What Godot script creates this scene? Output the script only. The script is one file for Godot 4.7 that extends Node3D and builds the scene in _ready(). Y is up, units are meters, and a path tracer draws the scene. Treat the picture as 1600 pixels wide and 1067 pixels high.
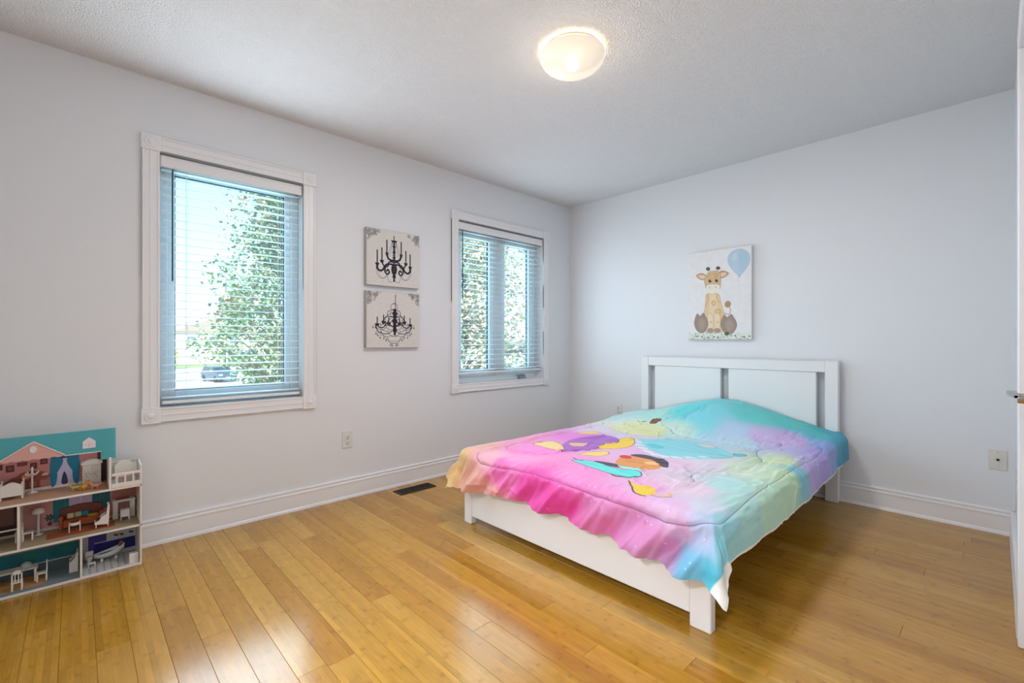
extends Node3D

const H := 2.44          # ceiling height
const W := 3.1086        # room width, window wall to door wall
const D := 4.5           # room depth, bed wall to the wall behind the photographer

var mats := {}
var taken := {}


# ------------------------------------------------------------------ mesh builder
class Mb:
	var st := SurfaceTool.new()
	var o := Vector3.ZERO
	var uvf = null
	func _init(origin := Vector3.ZERO, uv = null) -> void:
		o = origin
		uvf = uv
		st.begin(Mesh.PRIMITIVE_TRIANGLES)
		st.set_smooth_group(-1)
	func smooth(on: bool) -> void:
		st.set_smooth_group(0 if on else -1)
	func vert(p: Vector3) -> void:
		if uvf != null:
			st.set_uv(uvf.call(p))
		st.add_vertex(p - o)
	func tri(a: Vector3, b: Vector3, c: Vector3, out: Vector3) -> void:
		var n := (a - c).cross(a - b)
		vert(a)
		if n.dot(out) < 0.0:
			vert(c)
			vert(b)
		else:
			vert(b)
			vert(c)
	func quad(a: Vector3, b: Vector3, c: Vector3, d: Vector3, out: Vector3) -> void:
		tri(a, b, c, out)
		tri(a, c, d, out)
	func box(c: Vector3, s: Vector3, bev := 0.0, xf := Transform3D()) -> void:
		var h := s * 0.5
		var b := minf(bev, minf(h.x, minf(h.y, h.z)) * 0.9)
		var pt := func(sx: int, sy: int, sz: int, ax: int) -> Vector3:
			var q := Vector3(h.x - (0.0 if ax == 0 else b), h.y - (0.0 if ax == 1 else b), h.z - (0.0 if ax == 2 else b))
			return xf * (c + Vector3(q.x * sx, q.y * sy, q.z * sz))
		for ax in 3:
			for sg in [-1, 1]:
				var out := Vector3.ZERO
				out[ax] = sg
				out = xf.basis * out
				var q: Array = []
				for uv in [[-1, -1], [1, -1], [1, 1], [-1, 1]]:
					var s3 := [0, 0, 0]
					s3[ax] = sg
					s3[(ax + 1) % 3] = uv[0]
					s3[(ax + 2) % 3] = uv[1]
					q.append(pt.call(s3[0], s3[1], s3[2], ax))
				quad(q[0], q[1], q[2], q[3], out)
		if b <= 0.0:
			return
		for ax in 3:
			var a1 := (ax + 1) % 3
			var a2 := (ax + 2) % 3
			for s1 in [-1, 1]:
				for s2 in [-1, 1]:
					var sa := [0, 0, 0]
					sa[a1] = s1
					sa[a2] = s2
					var sb := sa.duplicate()
					sa[ax] = -1
					sb[ax] = 1
					var out := Vector3.ZERO
					out[a1] = s1
					out[a2] = s2
					quad(pt.call(sa[0], sa[1], sa[2], a1), pt.call(sb[0], sb[1], sb[2], a1), pt.call(sb[0], sb[1], sb[2], a2), pt.call(sa[0], sa[1], sa[2], a2), xf.basis * out)
		for sx in [-1, 1]:
			for sy in [-1, 1]:
				for sz in [-1, 1]:
					tri(pt.call(sx, sy, sz, 0), pt.call(sx, sy, sz, 1), pt.call(sx, sy, sz, 2), xf.basis * Vector3(sx, sy, sz))
	func tube(path: Array, rad, sides := 10, caps := true) -> void:
		var rings: Array = []
		var up := Vector3.UP
		for i in path.size():
			var t: Vector3 = (path[mini(i + 1, path.size() - 1)] - path[maxi(i - 1, 0)]).normalized()
			if absf(t.dot(up)) > 0.95:
				up = Vector3.RIGHT if absf(t.x) < 0.9 else Vector3.BACK
			var u := t.cross(up).normalized()
			var v := u.cross(t).normalized()
			up = v
			var r: float = rad[i] if rad is Array else rad
			var ring: Array = []
			for k in sides:
				var an := TAU * k / sides
				ring.append(path[i] + (u * cos(an) + v * sin(an)) * r)
			rings.append(ring)
		smooth(true)
		for i in path.size() - 1:
			var mid: Vector3 = (path[i] + path[i + 1]) * 0.5
			for k in sides:
				var a: Vector3 = rings[i][k]
				var b: Vector3 = rings[i][(k + 1) % sides]
				var c: Vector3 = rings[i + 1][(k + 1) % sides]
				var d: Vector3 = rings[i + 1][k]
				quad(a, b, c, d, (a + b + c + d) * 0.25 - mid)
		smooth(false)
		if caps:
			for e in [0, path.size() - 1]:
				var out: Vector3 = path[0] - path[1] if e == 0 else path[e] - path[e - 1]
				for k in range(1, sides - 1):
					tri(rings[e][0], rings[e][k], rings[e][k + 1], out)
	# profile: Vector2(radius, height along axis)
	func lathe(profile: Array, at: Vector3, sides := 24, axis := Vector3.UP, sq := Vector2.ONE) -> void:
		var u := axis.cross(Vector3.RIGHT if absf(axis.x) < 0.9 else Vector3.BACK).normalized()
		var v := axis.cross(u).normalized()
		smooth(true)
		for i in profile.size() - 1:
			var p: Vector2 = profile[i]
			var q: Vector2 = profile[i + 1]
			var sl := Vector2(q.y - p.y, p.x - q.x)
			for k in sides:
				var a0 := TAU * k / sides
				var a1 := TAU * (k + 1) / sides
				var d0 := u * cos(a0) * sq.x + v * sin(a0) * sq.y
				var d1 := u * cos(a1) * sq.x + v * sin(a1) * sq.y
				var out := (d0 + d1) * 0.5 * sl.x + axis * sl.y
				if p.x > 1e-6:
					tri(at + axis * p.y + d0 * p.x, at + axis * p.y + d1 * p.x, at + axis * q.y + d1 * q.x, out)
				if q.x > 1e-6:
					tri(at + axis * p.y + d0 * p.x, at + axis * q.y + d1 * q.x, at + axis * q.y + d0 * q.x, out)
		smooth(false)
	# polygon in the XY plane of xf, extruded to +Z by depth
	func prism(pts: Array, depth: float, xf := Transform3D()) -> void:
		var poly := PackedVector2Array(pts)
		if Geometry2D.is_polygon_clockwise(poly):
			poly.reverse()
		var ix := Geometry2D.triangulate_polygon(poly)
		var n := poly.size()
		for i in range(0, ix.size(), 3):
			var q: Array = []
			for k in 3:
				q.append(poly[ix[i + k]])
			tri(xf * Vector3(q[0].x, q[0].y, 0), xf * Vector3(q[1].x, q[1].y, 0), xf * Vector3(q[2].x, q[2].y, 0), xf.basis * Vector3(0, 0, -depth))
			tri(xf * Vector3(q[0].x, q[0].y, depth), xf * Vector3(q[1].x, q[1].y, depth), xf * Vector3(q[2].x, q[2].y, depth), xf.basis * Vector3(0, 0, depth))
		for i in n:
			var a := poly[i]
			var b := poly[(i + 1) % n]
			quad(xf * Vector3(a.x, a.y, 0), xf * Vector3(b.x, b.y, 0), xf * Vector3(b.x, b.y, depth), xf * Vector3(a.x, a.y, depth), xf.basis * Vector3(b.y - a.y, a.x - b.x, 0))
	func ball(c: Vector3, r: Vector3, rings := 8, sides := 12) -> void:
		smooth(true)
		for i in rings:
			var t0 := PI * i / rings
			var t1 := PI * (i + 1) / rings
			for k in sides:
				var a0 := TAU * k / sides
				var a1 := TAU * (k + 1) / sides
				var q: Array = []
				for e in [[t0, a0], [t0, a1], [t1, a1], [t1, a0]]:
					q.append(c + Vector3(sin(e[0]) * cos(e[1]), cos(e[0]), sin(e[0]) * sin(e[1])) * r)
				var out: Vector3 = (q[0] + q[2]) * 0.5 - c
				if i > 0:
					tri(q[0], q[1], q[2], out)
				if i < rings - 1:
					tri(q[0], q[2], q[3], out)
		smooth(false)
	func done() -> ArrayMesh:
		st.generate_normals()
		return st.commit()


# ------------------------------------------------------------------ painting of flat prints
class Pic:
	var im: Image
	var w: int
	var h: int
	var to = null
	var pen := 1.0   # scales every stroke
	func _init(ww: int, hh: int, col: Color) -> void:
		w = ww
		h = hh
		im = Image.create(w, h, false, Image.FORMAT_RGB8)
		im.fill(col)
	func m(p: Vector2) -> Vector2:
		return to.call(p) if to != null else p
	func dot(x: int, y: int, col: Color, a: float) -> void:
		if a > 0.004:
			im.set_pixel(x, y, im.get_pixel(x, y).lerp(col, minf(a, 1.0)))
	func poly(src: Array, col: Color, al := 1.0, edge := 0.7) -> void:
		var p := PackedVector2Array()
		for q in src:
			p.append(m(q))
		var r := Rect2(p[0], Vector2.ZERO)
		for q in p:
			r = r.expand(q)
		r = r.grow(edge + 1.0)
		var n := p.size()
		for y in range(maxi(0, int(r.position.y)), mini(h, int(r.end.y) + 1)):
			for x in range(maxi(0, int(r.position.x)), mini(w, int(r.end.x) + 1)):
				var c := Vector2(x + 0.5, y + 0.5)
				var inside := false
				var best := 1e9
				var a := p[n - 1]
				for i in n:
					var b := p[i]
					if (a.y > c.y) != (b.y > c.y) and c.x < (b.x - a.x) * (c.y - a.y) / (b.y - a.y) + a.x:
						inside = not inside
					var ab := b - a
					var t := clampf((c - a).dot(ab) / maxf(ab.length_squared(), 1e-9), 0.0, 1.0)
					best = minf(best, (c - a - ab * t).length_squared())
					a = b
				var sd := sqrt(best) * (-1.0 if inside else 1.0)
				dot(x, y, col, clampf(0.5 - sd / (2.0 * edge), 0.0, 1.0) * al)
	func ell(c: Vector2, rx: float, ry: float, col: Color, al := 1.0, rot := 0.0, edge := 0.7) -> void:
		var pts: Array = []
		for k in 24:
			pts.append(c + Vector2(cos(TAU * k / 24) * rx, sin(TAU * k / 24) * ry).rotated(rot))
		poly(pts, col, al, edge)
	# width in target pixels
	func line(src: Array, wid: float, col: Color, al := 1.0, wid2 := -1.0) -> void:
		var n := src.size()
		for i in n - 1:
			var a := m(src[i])
			var b := m(src[i + 1])
			var w0 := pen * (wid if wid2 < 0.0 else lerpf(wid, wid2, float(i) / maxi(1, n - 1)))
			var r := Rect2(a, Vector2.ZERO).expand(b).grow(w0 + 1.5)
			var ab := b - a
			for y in range(maxi(0, int(r.position.y)), mini(h, int(r.end.y) + 1)):
				for x in range(maxi(0, int(r.position.x)), mini(w, int(r.end.x) + 1)):
					var c := Vector2(x + 0.5, y + 0.5)
					var t := clampf((c - a).dot(ab) / maxf(ab.length_squared(), 1e-9), 0.0, 1.0)
					dot(x, y, col, clampf(w0 * 0.5 + 0.5 - (c - a - ab * t).length(), 0.0, 1.0) * al)
	func curve(src: Array, wid: float, col: Color, al := 1.0, wid2 := -1.0, closed := false) -> void:
		line(Pic.smooth(src, 6, closed), wid, col, al, wid2)
	static func smooth(src: Array, sub := 6, closed := false) -> Array:
		var out: Array = []
		var n := src.size()
		var last := n if closed else n - 1
		for i in last:
			var p0: Vector2 = src[(i - 1 + n) % n] if closed else src[maxi(i - 1, 0)]
			var p1: Vector2 = src[i]
			var p2: Vector2 = src[(i + 1) % n]
			var p3: Vector2 = src[(i + 2) % n] if closed else src[mini(i + 2, n - 1)]
			for k in sub:
				out.append(p1.cubic_interpolate(p2, p0, p3, float(k) / sub))
		out.append(src[0] if closed else src[n - 1])
		return out


# ------------------------------------------------------------------ scene helpers
func numbered(called: String) -> String:
	if not taken.has(called):
		taken[called] = 0
		return called
	taken[called] += 1
	return "%s_%03d" % [called, taken[called]]


func tag(o: Node3D, label: String, category: String, group := "") -> void:
	o.set_meta("label", label)
	o.set_meta("category", category)
	if group:
		o.set_meta("group", group)


func thing(called: String, label: String, category: String, at: Vector3, turn := 0.0, group := "") -> Node3D:
	var o := Node3D.new()
	o.name = numbered(called)
	add_child(o)
	o.position = at
	o.rotation.y = turn
	tag(o, label, category, group)
	return o


func struct(called: String, at := Vector3.ZERO) -> Node3D:
	var o := Node3D.new()
	o.name = called
	o.position = at
	o.set_meta("kind", "structure")
	add_child(o)
	return o


func put(called: String, mesh: Mesh, m: Material, parent: Node = self) -> MeshInstance3D:
	var o := MeshInstance3D.new()
	o.mesh = mesh
	o.material_override = m
	o.name = called
	parent.add_child(o, true)
	return o


# one chamfered box as a part, in the parent's own coordinates
func bx(called: String, c: Vector3, s: Vector3, m: Material, parent: Node, bev := 0.002) -> MeshInstance3D:
	var b := Mb.new()
	b.box(Vector3.ZERO, s, bev)
	var o := put(called, b.done(), m, parent)
	o.position = c
	return o


func mat(key: String, col := Color.WHITE, rough := 0.6, metal := 0.0) -> StandardMaterial3D:
	if mats.has(key):
		return mats[key]
	var m := StandardMaterial3D.new()
	m.resource_name = key
	m.albedo_color = col
	m.roughness = rough
	m.metallic = metal
	mats[key] = m
	return m


func rgb(r: float, g: float, b: float) -> Color:
	return Color(r / 255.0, g / 255.0, b / 255.0)


func tex(im: Image) -> ImageTexture:
	return ImageTexture.create_from_image(im)


func textured(key: String, im: Image, rough: float) -> StandardMaterial3D:
	var m := mat(key, Color.WHITE, rough)
	m.albedo_texture = tex(im)
	return m


func noise(seed_: int, freq: float, oct := 3) -> FastNoiseLite:
	var n := FastNoiseLite.new()
	n.seed = seed_
	n.frequency = freq
	n.noise_type = FastNoiseLite.TYPE_SIMPLEX_SMOOTH
	n.fractal_octaves = oct
	return n


func bump(m: StandardMaterial3D, seed_: int, freq: float, per_metre: float, cm: float) -> void:
	var t := NoiseTexture2D.new()
	t.width = 512
	t.height = 512
	t.seamless = true
	t.noise = noise(seed_, freq, 3)
	m.heightmap_enabled = true
	m.heightmap_texture = t
	m.heightmap_scale = cm
	m.uv1_triplanar = true
	m.uv1_world_triplanar = true
	m.uv1_scale = Vector3.ONE * per_metre


# ------------------------------------------------------------------ the scene
func _ready() -> void:
	# camera
	var cam := Camera3D.new()
	cam.name = "camera"
	cam.position = Vector3(3.0358, 1.0631, 3.7102)
	cam.rotation_degrees = Vector3(0, 46.4786, 0)
	cam.fov = 73.25
	cam.near = 0.02
	cam.far = 400.0
	add_child(cam)
	cam.current = true
	# sky and exposure
	var env := Environment.new()
	var sky := Sky.new()
	var sm := ProceduralSkyMaterial.new()
	sm.sky_top_color = Color(0.50, 0.74, 0.95)
	sm.sky_horizon_color = Color(0.86, 0.96, 1.0)
	sm.ground_bottom_color = Color(0.55, 0.55, 0.5)
	sm.ground_horizon_color = Color(0.8, 0.86, 0.86)
	sm.sky_energy_multiplier = 1.45
	sm.ground_energy_multiplier = 0.7
	sky.sky_material = sm
	env.background_mode = Environment.BG_SKY
	env.sky = sky
	env.tonemap_mode = Environment.TONE_MAPPER_LINEAR
	env.tonemap_exposure = 1.0
	env.sdfgi_enabled = true
	env.ssao_enabled = true
	env.ssil_enabled = true
	var we := WorldEnvironment.new()
	we.name = "world_environment"
	we.environment = env
	add_child(we)
	# the sun stands behind the house, so it lights the garden and not the room
	var sun := DirectionalLight3D.new()
	sun.name = "sun"
	sun.light_color = Color(1.0, 0.95, 0.86)
	sun.light_energy = 2.8
	sun.light_angular_distance = 0.6
	sun.sky_mode = DirectionalLight3D.SKY_MODE_LIGHT_ONLY
	sun.shadow_enabled = true
	add_child(sun)
	sun.look_at_from_position(Vector3(40, 45, 30), Vector3.ZERO)
	# unseen area lights just inside the two windows, standing in for daylight
	daylight("window_daylight_panel", Vector3(0.04, 1.39, 3.026), Vector2(0.72, 1.30), 1.75, Color(0.89, 0.955, 1.0))
	daylight("window_daylight_panel", Vector3(0.04, 1.40, 0.9265), Vector2(1.02, 1.28), 0.8, Color(0.89, 0.955, 1.0))
	# added blue area lights outside the panes, brightening frames and blinds
	daylight("added_sky_panel", Vector3(-0.23, 1.39, 3.026), Vector2(0.72, 1.30), 1.0, Color(0.66, 0.88, 1.0))
	daylight("added_sky_panel", Vector3(-0.23, 1.40, 0.9265), Vector2(1.02, 1.28), 1.4, Color(0.66, 0.88, 1.0))

	materials()
	shell()
	unseen_hall()
	floor_planks()
	window_one()
	window_two()
	baseboards()
	door()
	outside()
	bed()
	comforter()
	giraffe_canvas()
	chandelier_canvases()
	ceiling_lamp()
	outlets()
	vent()
	dollhouse()
	miniatures()


func daylight(called: String, at: Vector3, size: Vector2, energy: float, col: Color) -> void:  # area light standing in for sky light at a window
	var l := AreaLight3D.new()
	l.name = called
	l.position = at
	l.rotation_degrees.y = -90.0
	l.area_size = size
	l.light_color = col
	l.light_energy = energy
	l.area_range = 12.0
	l.area_attenuation = 2.0
	l.shadow_enabled = true
	add_child(l, true)


func materials() -> void:
	bump(mat("wall_paint", Color(0.895, 0.905, 0.92), 0.55), 3, 0.06, 2.5, 0.02)
	bump(mat("ceiling_stipple", Color(0.90, 0.90, 0.905), 0.9), 5, 0.09, 2.2, 0.55)
	mat("trim_paint", Color(0.93, 0.93, 0.94), 0.35)
	mat("vinyl", Color(0.90, 0.93, 0.95), 0.3)
	mat("slat_white", Color(0.93, 0.95, 0.95), 0.4)
	mat("cord_white", Color(0.9, 0.92, 0.92), 0.8)
	mat("gasket", Color(0.10, 0.22, 0.24), 0.5)
	mat("wand", Color(0.22, 0.33, 0.35), 0.25)
	var g := mat("glass", Color(0.85, 0.97, 0.97, 0.04), 0.0)
	g.transparency = BaseMaterial3D.TRANSPARENCY_ALPHA
	mat("bed_white", Color(0.93, 0.93, 0.935), 0.35)
	mat("mattress_white", Color(0.9, 0.9, 0.9), 0.9)
	mat("plastic_white", Color(0.88, 0.88, 0.87), 0.35)
	mat("plastic_cream", Color(0.87, 0.85, 0.82), 0.35)
	mat("dark_slot", Color(0.06, 0.06, 0.06), 0.6)
	mat("steel", Color(0.72, 0.70, 0.68), 0.25, 1.0)
	mat("vent_black", Color(0.035, 0.03, 0.04), 0.4)
	mat("subfloor", Color(0.16, 0.10, 0.05), 0.9)


func shell() -> void:
	var t := 0.2
	var wp := mat("wall_paint")
	# window wall with two openings
	var b := Mb.new()
	var z0 := -t
	var z1 := D + t
	var ya := 0.703
	var yb := 2.073
	b.box(Vector3(-t / 2, ya / 2 - 0.1, (z0 + z1) / 2), Vector3(t, ya + 0.2, z1 - z0))
	b.box(Vector3(-t / 2, (yb + H + 0.15) / 2, (z0 + z1) / 2), Vector3(t, H + 0.15 - yb, z1 - z0))
	for s in [[z0, 0.403], [1.450, 2.653], [3.400, z1]]:
		b.box(Vector3(-t / 2, (ya + yb) / 2, (s[0] + s[1]) / 2), Vector3(t, yb - ya, s[1] - s[0]))
	put("wall_left", b.done(), wp).set_meta("kind", "structure")
	b = Mb.new()
	b.box(Vector3(W / 2, H / 2 - 0.025, -t / 2), Vector3(W, H + 0.35, t))
	put("wall_back", b.done(), wp).set_meta("kind", "structure")
	b = Mb.new()
	b.box(Vector3(0.925, H / 2 - 0.025, D + t / 2), Vector3(1.85, H + 0.35, t))
	b.box(Vector3((2.75 + W) / 2, H / 2 - 0.025, D + t / 2), Vector3(W - 2.75, H + 0.35, t))
	b.box(Vector3(2.30, (2.05 + H + 0.15) / 2, D + t / 2), Vector3(0.90, H + 0.15 - 2.05, t))  # opening of the unseen doorway, lets the landing lamp reach the bed
	put("wall_front", b.done(), wp).set_meta("kind", "structure")
	# door wall with the door opening
	b = Mb.new()
	b.box(Vector3(W + t / 2, H / 2 - 0.025, (-t + 1.34) / 2), Vector3(t, H + 0.35, 1.34 + t))
	b.box(Vector3(W + t / 2, H / 2 - 0.025, (2.16 + D + t) / 2), Vector3(t, H + 0.35, D + t - 2.16))
	b.box(Vector3(W + t / 2, (2.04 + H + 0.15) / 2, 1.75), Vector3(t, H + 0.15 - 2.04, 0.82))
	put("wall_right", b.done(), wp).set_meta("kind", "structure")
	b = Mb.new()
	b.box(Vector3(W / 2, H + 0.075, D / 2), Vector3(W, 0.15, D))
	put("ceiling", b.done(), mat("ceiling_stipple")).set_meta("kind", "structure")


# unseen landing and doorway behind the camera, placed to light the bed front
func unseen_hall() -> void:
	var wp := mat("wall_paint")
	var z0 := D + 0.2
	var z1 := 6.3
	var parts := [
		["floor_unseen_hall", Vector3(2.3, -0.1, (D + z1) / 2), Vector3(3.2, 0.2, z1 - D), mat("unseen_hall_floor", rgb(206, 160, 96), 0.4)],
		["ceiling_unseen_hall", Vector3(2.3, H + 0.075, (z0 + z1) / 2), Vector3(3.2, 0.15, z1 - z0), mat("ceiling_stipple")],
		["wall_unseen_hall_back", Vector3(2.3, H / 2, z1 + 0.1), Vector3(3.2, H + 0.3, 0.2), wp],
		["wall_unseen_hall_left", Vector3(0.6, H / 2, (z0 + z1) / 2), Vector3(0.2, H + 0.3, z1 - z0 + 0.4), wp],
		["wall_unseen_hall_right", Vector3(4.0, H / 2, (z0 + z1) / 2), Vector3(0.2, H + 0.3, z1 - z0 + 0.4), wp],
		["wall_unseen_hall_front", Vector3((W + 0.2 + 3.9) / 2, H / 2, D + 0.1), Vector3(3.9 - W - 0.2, H + 0.3, 0.2), wp],
	]
	for p in parts:
		var b := Mb.new()
		b.box(p[1], p[2])
		put(p[0], b.done(), p[3]).set_meta("kind", "structure")
	for x in [1.815, 2.785]:  # casing round the unseen doorway behind the camera
		bx("trim_unseen_doorway", Vector3(x, 1.04, D - 0.010), Vector3(0.07, 2.08, 0.02), mat("trim_paint"), self, 0.003).set_meta("kind", "structure")
	bx("trim_unseen_doorway", Vector3(2.3, 2.115, D - 0.010), Vector3(1.04, 0.07, 0.02), mat("trim_paint"), self, 0.003).set_meta("kind", "structure")
	var at := Vector3(2.3, H, 5.35)
	var t := thing("unseen_hall_light", "unseen square white ceiling light on the landing, placed to light the bed front", "lamp", at)
	bx("frame", Vector3(0, -0.02, 0), Vector3(0.64, 0.04, 0.64), mat("plastic_white"), t, 0.004)
	var gm := mat("unseen_hall_lamp_diffuser", Color(0.95, 0.95, 0.95), 0.5)
	gm.emission_enabled = true
	gm.emission = Color(0.95, 0.98, 1.0)
	gm.emission_energy_multiplier = 1.5
	bx("diffuser", Vector3(0, -0.043, 0), Vector3(0.58, 0.008, 0.58), gm, t, 0.002)
	var l := AreaLight3D.new()  # out of view, placed to light the footboard and bed wall
	l.name = "unseen_hall_lamp_light"
	l.position = at + Vector3(0, -0.055, 0)
	l.rotation_degrees.x = -90.0
	l.area_size = Vector2(0.56, 0.56)
	l.light_color = Color(0.985, 0.99, 1.0)
	l.light_energy = 11.5
	l.area_range = 9.0
	l.area_attenuation = 2.0
	l.shadow_enabled = true
	add_child(l)


func bamboo(seed_: int) -> Image:
	var wd := 1024
	var ht := 512
	var rng := RandomNumberGenerator.new()
	rng.seed = seed_
	var im := Image.create(wd, ht, false, Image.FORMAT_RGB8)
	var fine := noise(seed_ + 1, 0.9, 2)
	var slow := noise(seed_ + 2, 0.012, 3)
	var strips := 20
	var sh := float(ht) / strips
	var tone: Array = []
	var nodes: Array = []
	for s in strips:
		tone.append(rng.randf_range(-0.05, 0.05))
		var l: Array = []
		var x := rng.randf_range(0, 150)
		while x < wd - 20:
			l.append(x)
			x += rng.randf_range(110, 210)
		nodes.append(l)
	for y in ht:
		var s := mini(int(y / sh), strips - 1)
		var fy := fposmod(y / sh, 1.0)
		var streak := fine.get_noise_2d(3.0, y * 0.55) * 0.07
		var seam := -0.05 * smoothstep(0.06, 0.0, minf(fy, 1.0 - fy))
		for x in wd:
			# the ends of the picture fade into each other, so that it repeats along the plank
			var k := absf(x / float(wd) - 0.5) * 2.0
			var v: float = 1.0 + tone[s] * (1.0 - smoothstep(0.9, 1.0, k)) + seam + streak
			v += fine.get_noise_2d(x * 0.02, y * 0.8) * 0.08 * (1.0 - smoothstep(0.92, 1.0, k))
			v += slow.get_noise_2d(x, y * 2.0) * 0.05 * (1.0 - smoothstep(0.85, 1.0, k))
			im.set_pixel(x, y, Color(0.80 * v, 0.80 * v, 0.80 * v))
	for s in strips:
		for x0 in nodes[s]:
			var dark := rng.randf_range(0.0, 0.10)
			var bow := rng.randf_range(-3.0, 3.0)
			var wid := rng.randf_range(1.3, 2.6)
			for yy in range(int(s * sh) + 1, int((s + 1) * sh) - 1):
				var f := (yy - s * sh) / sh * 2.0 - 1.0
				var cx: float = x0 + bow * f * f
				for x in range(maxi(0, int(cx) - 12), mini(wd, int(cx) + 13)):
					var d := absf(x - cx)
					var k := dark * exp(-d * d / (wid * wid)) + 0.045 * exp(-d * d / 60.0)
					var c := im.get_pixel(x, yy)
					im.set_pixel(x, yy, Color(c.r * (1.0 - k), c.g * (1.0 - k * 1.15), c.b * (1.0 - k * 1.25)))
	return im


func floor_planks() -> void:
	var fl := put("floor", null, null)
	fl.set_meta("kind", "structure")
	var sb := Mb.new()
	sb.box(Vector3((W + 0.2) / 2, -0.112, D / 2), Vector3(W + 0.2, 0.2, D))
	fl.mesh = sb.done()
	fl.material_override = mat("subfloor")
	var tones := [rgb(226, 164, 54), rgb(222, 159, 48), rgb(230, 169, 62), rgb(214, 150, 43), rgb(225, 162, 52), rgb(235, 177, 70)]
	var tx := [tex(bamboo(11)), tex(bamboo(12))]
	var pm: Array = []
	for i in tones.size():
		var m := mat("bamboo_%d" % i, tones[i], 0.19)
		m.albedo_texture = tx[i % 2]
		m.metallic_specular = 0.62
		pm.append(m)
	var rng := RandomNumberGenerator.new()
	rng.seed = 7
	var pw := 0.0915
	var row := 0
	var z := 0.0
	while z < D - 0.01:
		var ze := minf(z + pw, D)
		var x := 0.0
		var nxt := rng.randf_range(0.25, 1.1)
		while x < W - 0.01:
			var xe := minf(nxt, W)
			if W - xe < 0.15:
				xe = W
			var ox := rng.randf_range(0.0, 1.6)
			var oz := 0.018 * rng.randi_range(0, 19)
			var zz := z
			var b := Mb.new(Vector3(x, 0, z), func(p: Vector3) -> Vector2: return Vector2((p.x + ox) / 1.6, (p.z - zz + oz) / 0.36))
			b.box(Vector3((x + xe) / 2, -0.006, (z + ze) / 2), Vector3(xe - x - 0.0006, 0.012, ze - z - 0.0006), 0.0007)
			var o := put("plank", b.done(), pm[rng.randi_range(0, pm.size() - 1)], fl)
			o.position = Vector3(x, 0, z)
			x = xe
			nxt = xe + rng.randf_range(0.75, 1.55)
		z = ze
		row += 1


# a picture-frame casing with corner blocks round an opening in the window wall
func casing(par: Node3D, za: float, zb: float, ya: float, yb: float, cw: float) -> void:
	var m := mat("trim_paint")
	var prof := func(called: String, a: Vector3, b: Vector3, across: Vector3) -> void:
		# three ribs and two flutes along the board
		var mb := Mb.new()
		var along := b - a
		for r in [[-0.5, 0.5, 0.014], [-0.5, -0.34, 0.017], [-0.10, 0.10, 0.0165], [0.34, 0.5, 0.019]]:
			var c: Vector3 = (a + b) * 0.5 + across * cw * (r[0] + r[1]) * 0.5 + Vector3(r[2] / 2, 0, 0)
			var s: Vector3 = along.abs() + across.abs() * cw * (r[1] - r[0]) + Vector3(r[2], 0, 0)
			mb.box(c, s, 0.003)
		put(called, mb.done(), m, par)
	var k := cw / 2
	prof.call("casing_head", Vector3(0, yb + k, za), Vector3(0, yb + k, zb), Vector3.UP)
	prof.call("casing_sill", Vector3(0, ya - k, za), Vector3(0, ya - k, zb), Vector3.DOWN)
	prof.call("casing_side", Vector3(0, ya, za - k), Vector3(0, yb, za - k), Vector3.FORWARD)
	prof.call("casing_side", Vector3(0, ya, zb + k), Vector3(0, yb, zb + k), Vector3.BACK)
	var bm := Mb.new()
	bm.box(Vector3(0.0115, 0, 0), Vector3(0.023, cw + 0.010, cw + 0.010), 0.003)
	bm.lathe([Vector2(cw * 0.40, 0.022), Vector2(cw * 0.38, 0.027), Vector2(cw * 0.30, 0.024), Vector2(cw * 0.22, 0.024), Vector2(cw * 0.16, 0.029), Vector2(cw * 0.08, 0.030), Vector2(0.0, 0.032)], Vector3.ZERO, 24, Vector3.RIGHT)
	var mesh := bm.done()
	for y in [ya - k, yb + k]:
		for z in [za - k, zb + k]:
			put("corner_block", mesh, m, par).position = Vector3(0, y, z)
	# jamb boards lining the opening
	var jt := 0.010
	for z in [za - jt / 2, zb + jt / 2]:
		bx("jamb", Vector3(-0.075, (ya + yb) / 2, z), Vector3(0.15, yb - ya + 2 * jt, jt), m, par, 0.001)
	bx("jamb", Vector3(-0.075, yb + jt / 2, (za + zb) / 2), Vector3(0.15, jt, zb - za), m, par, 0.001)
	bx("sill_board", Vector3(-0.075, ya - jt / 2, (za + zb) / 2), Vector3(0.15, jt, zb - za), m, par, 0.001)


# four mitred bars round an opening, one mesh
func ring(called: String, za: float, zb: float, ya: float, yb: float, wz: float, x0: float, x1: float, m: Material, par: Node3D, bev := 0.004) -> void:
	var b := Mb.new()
	var cx := (x0 + x1) / 2
	var tx := absf(x1 - x0)
	b.box(Vector3(cx, (ya + yb) / 2, za + wz / 2), Vector3(tx, yb - ya, wz), bev)
	b.box(Vector3(cx, (ya + yb) / 2, zb - wz / 2), Vector3(tx, yb - ya, wz), bev)
	b.box(Vector3(cx, ya + wz / 2, (za + zb) / 2), Vector3(tx, wz, zb - za - 2 * wz), bev)
	b.box(Vector3(cx, yb - wz / 2, (za + zb) / 2), Vector3(tx, wz, zb - za - 2 * wz), bev)
	put(called, b.done(), m, par)


func pane(za: float, zb: float, ya: float, yb: float, x: float, par: Node3D) -> void:
	ring("gasket", za - 0.002, zb + 0.002, ya - 0.002, yb + 0.002, 0.008, x - 0.012, x + 0.006, mat("gasket"), par, 0.0)
	bx("pane", Vector3(x, (ya + yb) / 2, (za + zb) / 2), Vector3(0.004, yb - ya, zb - za), mat("glass"), par, 0.0)


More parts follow.
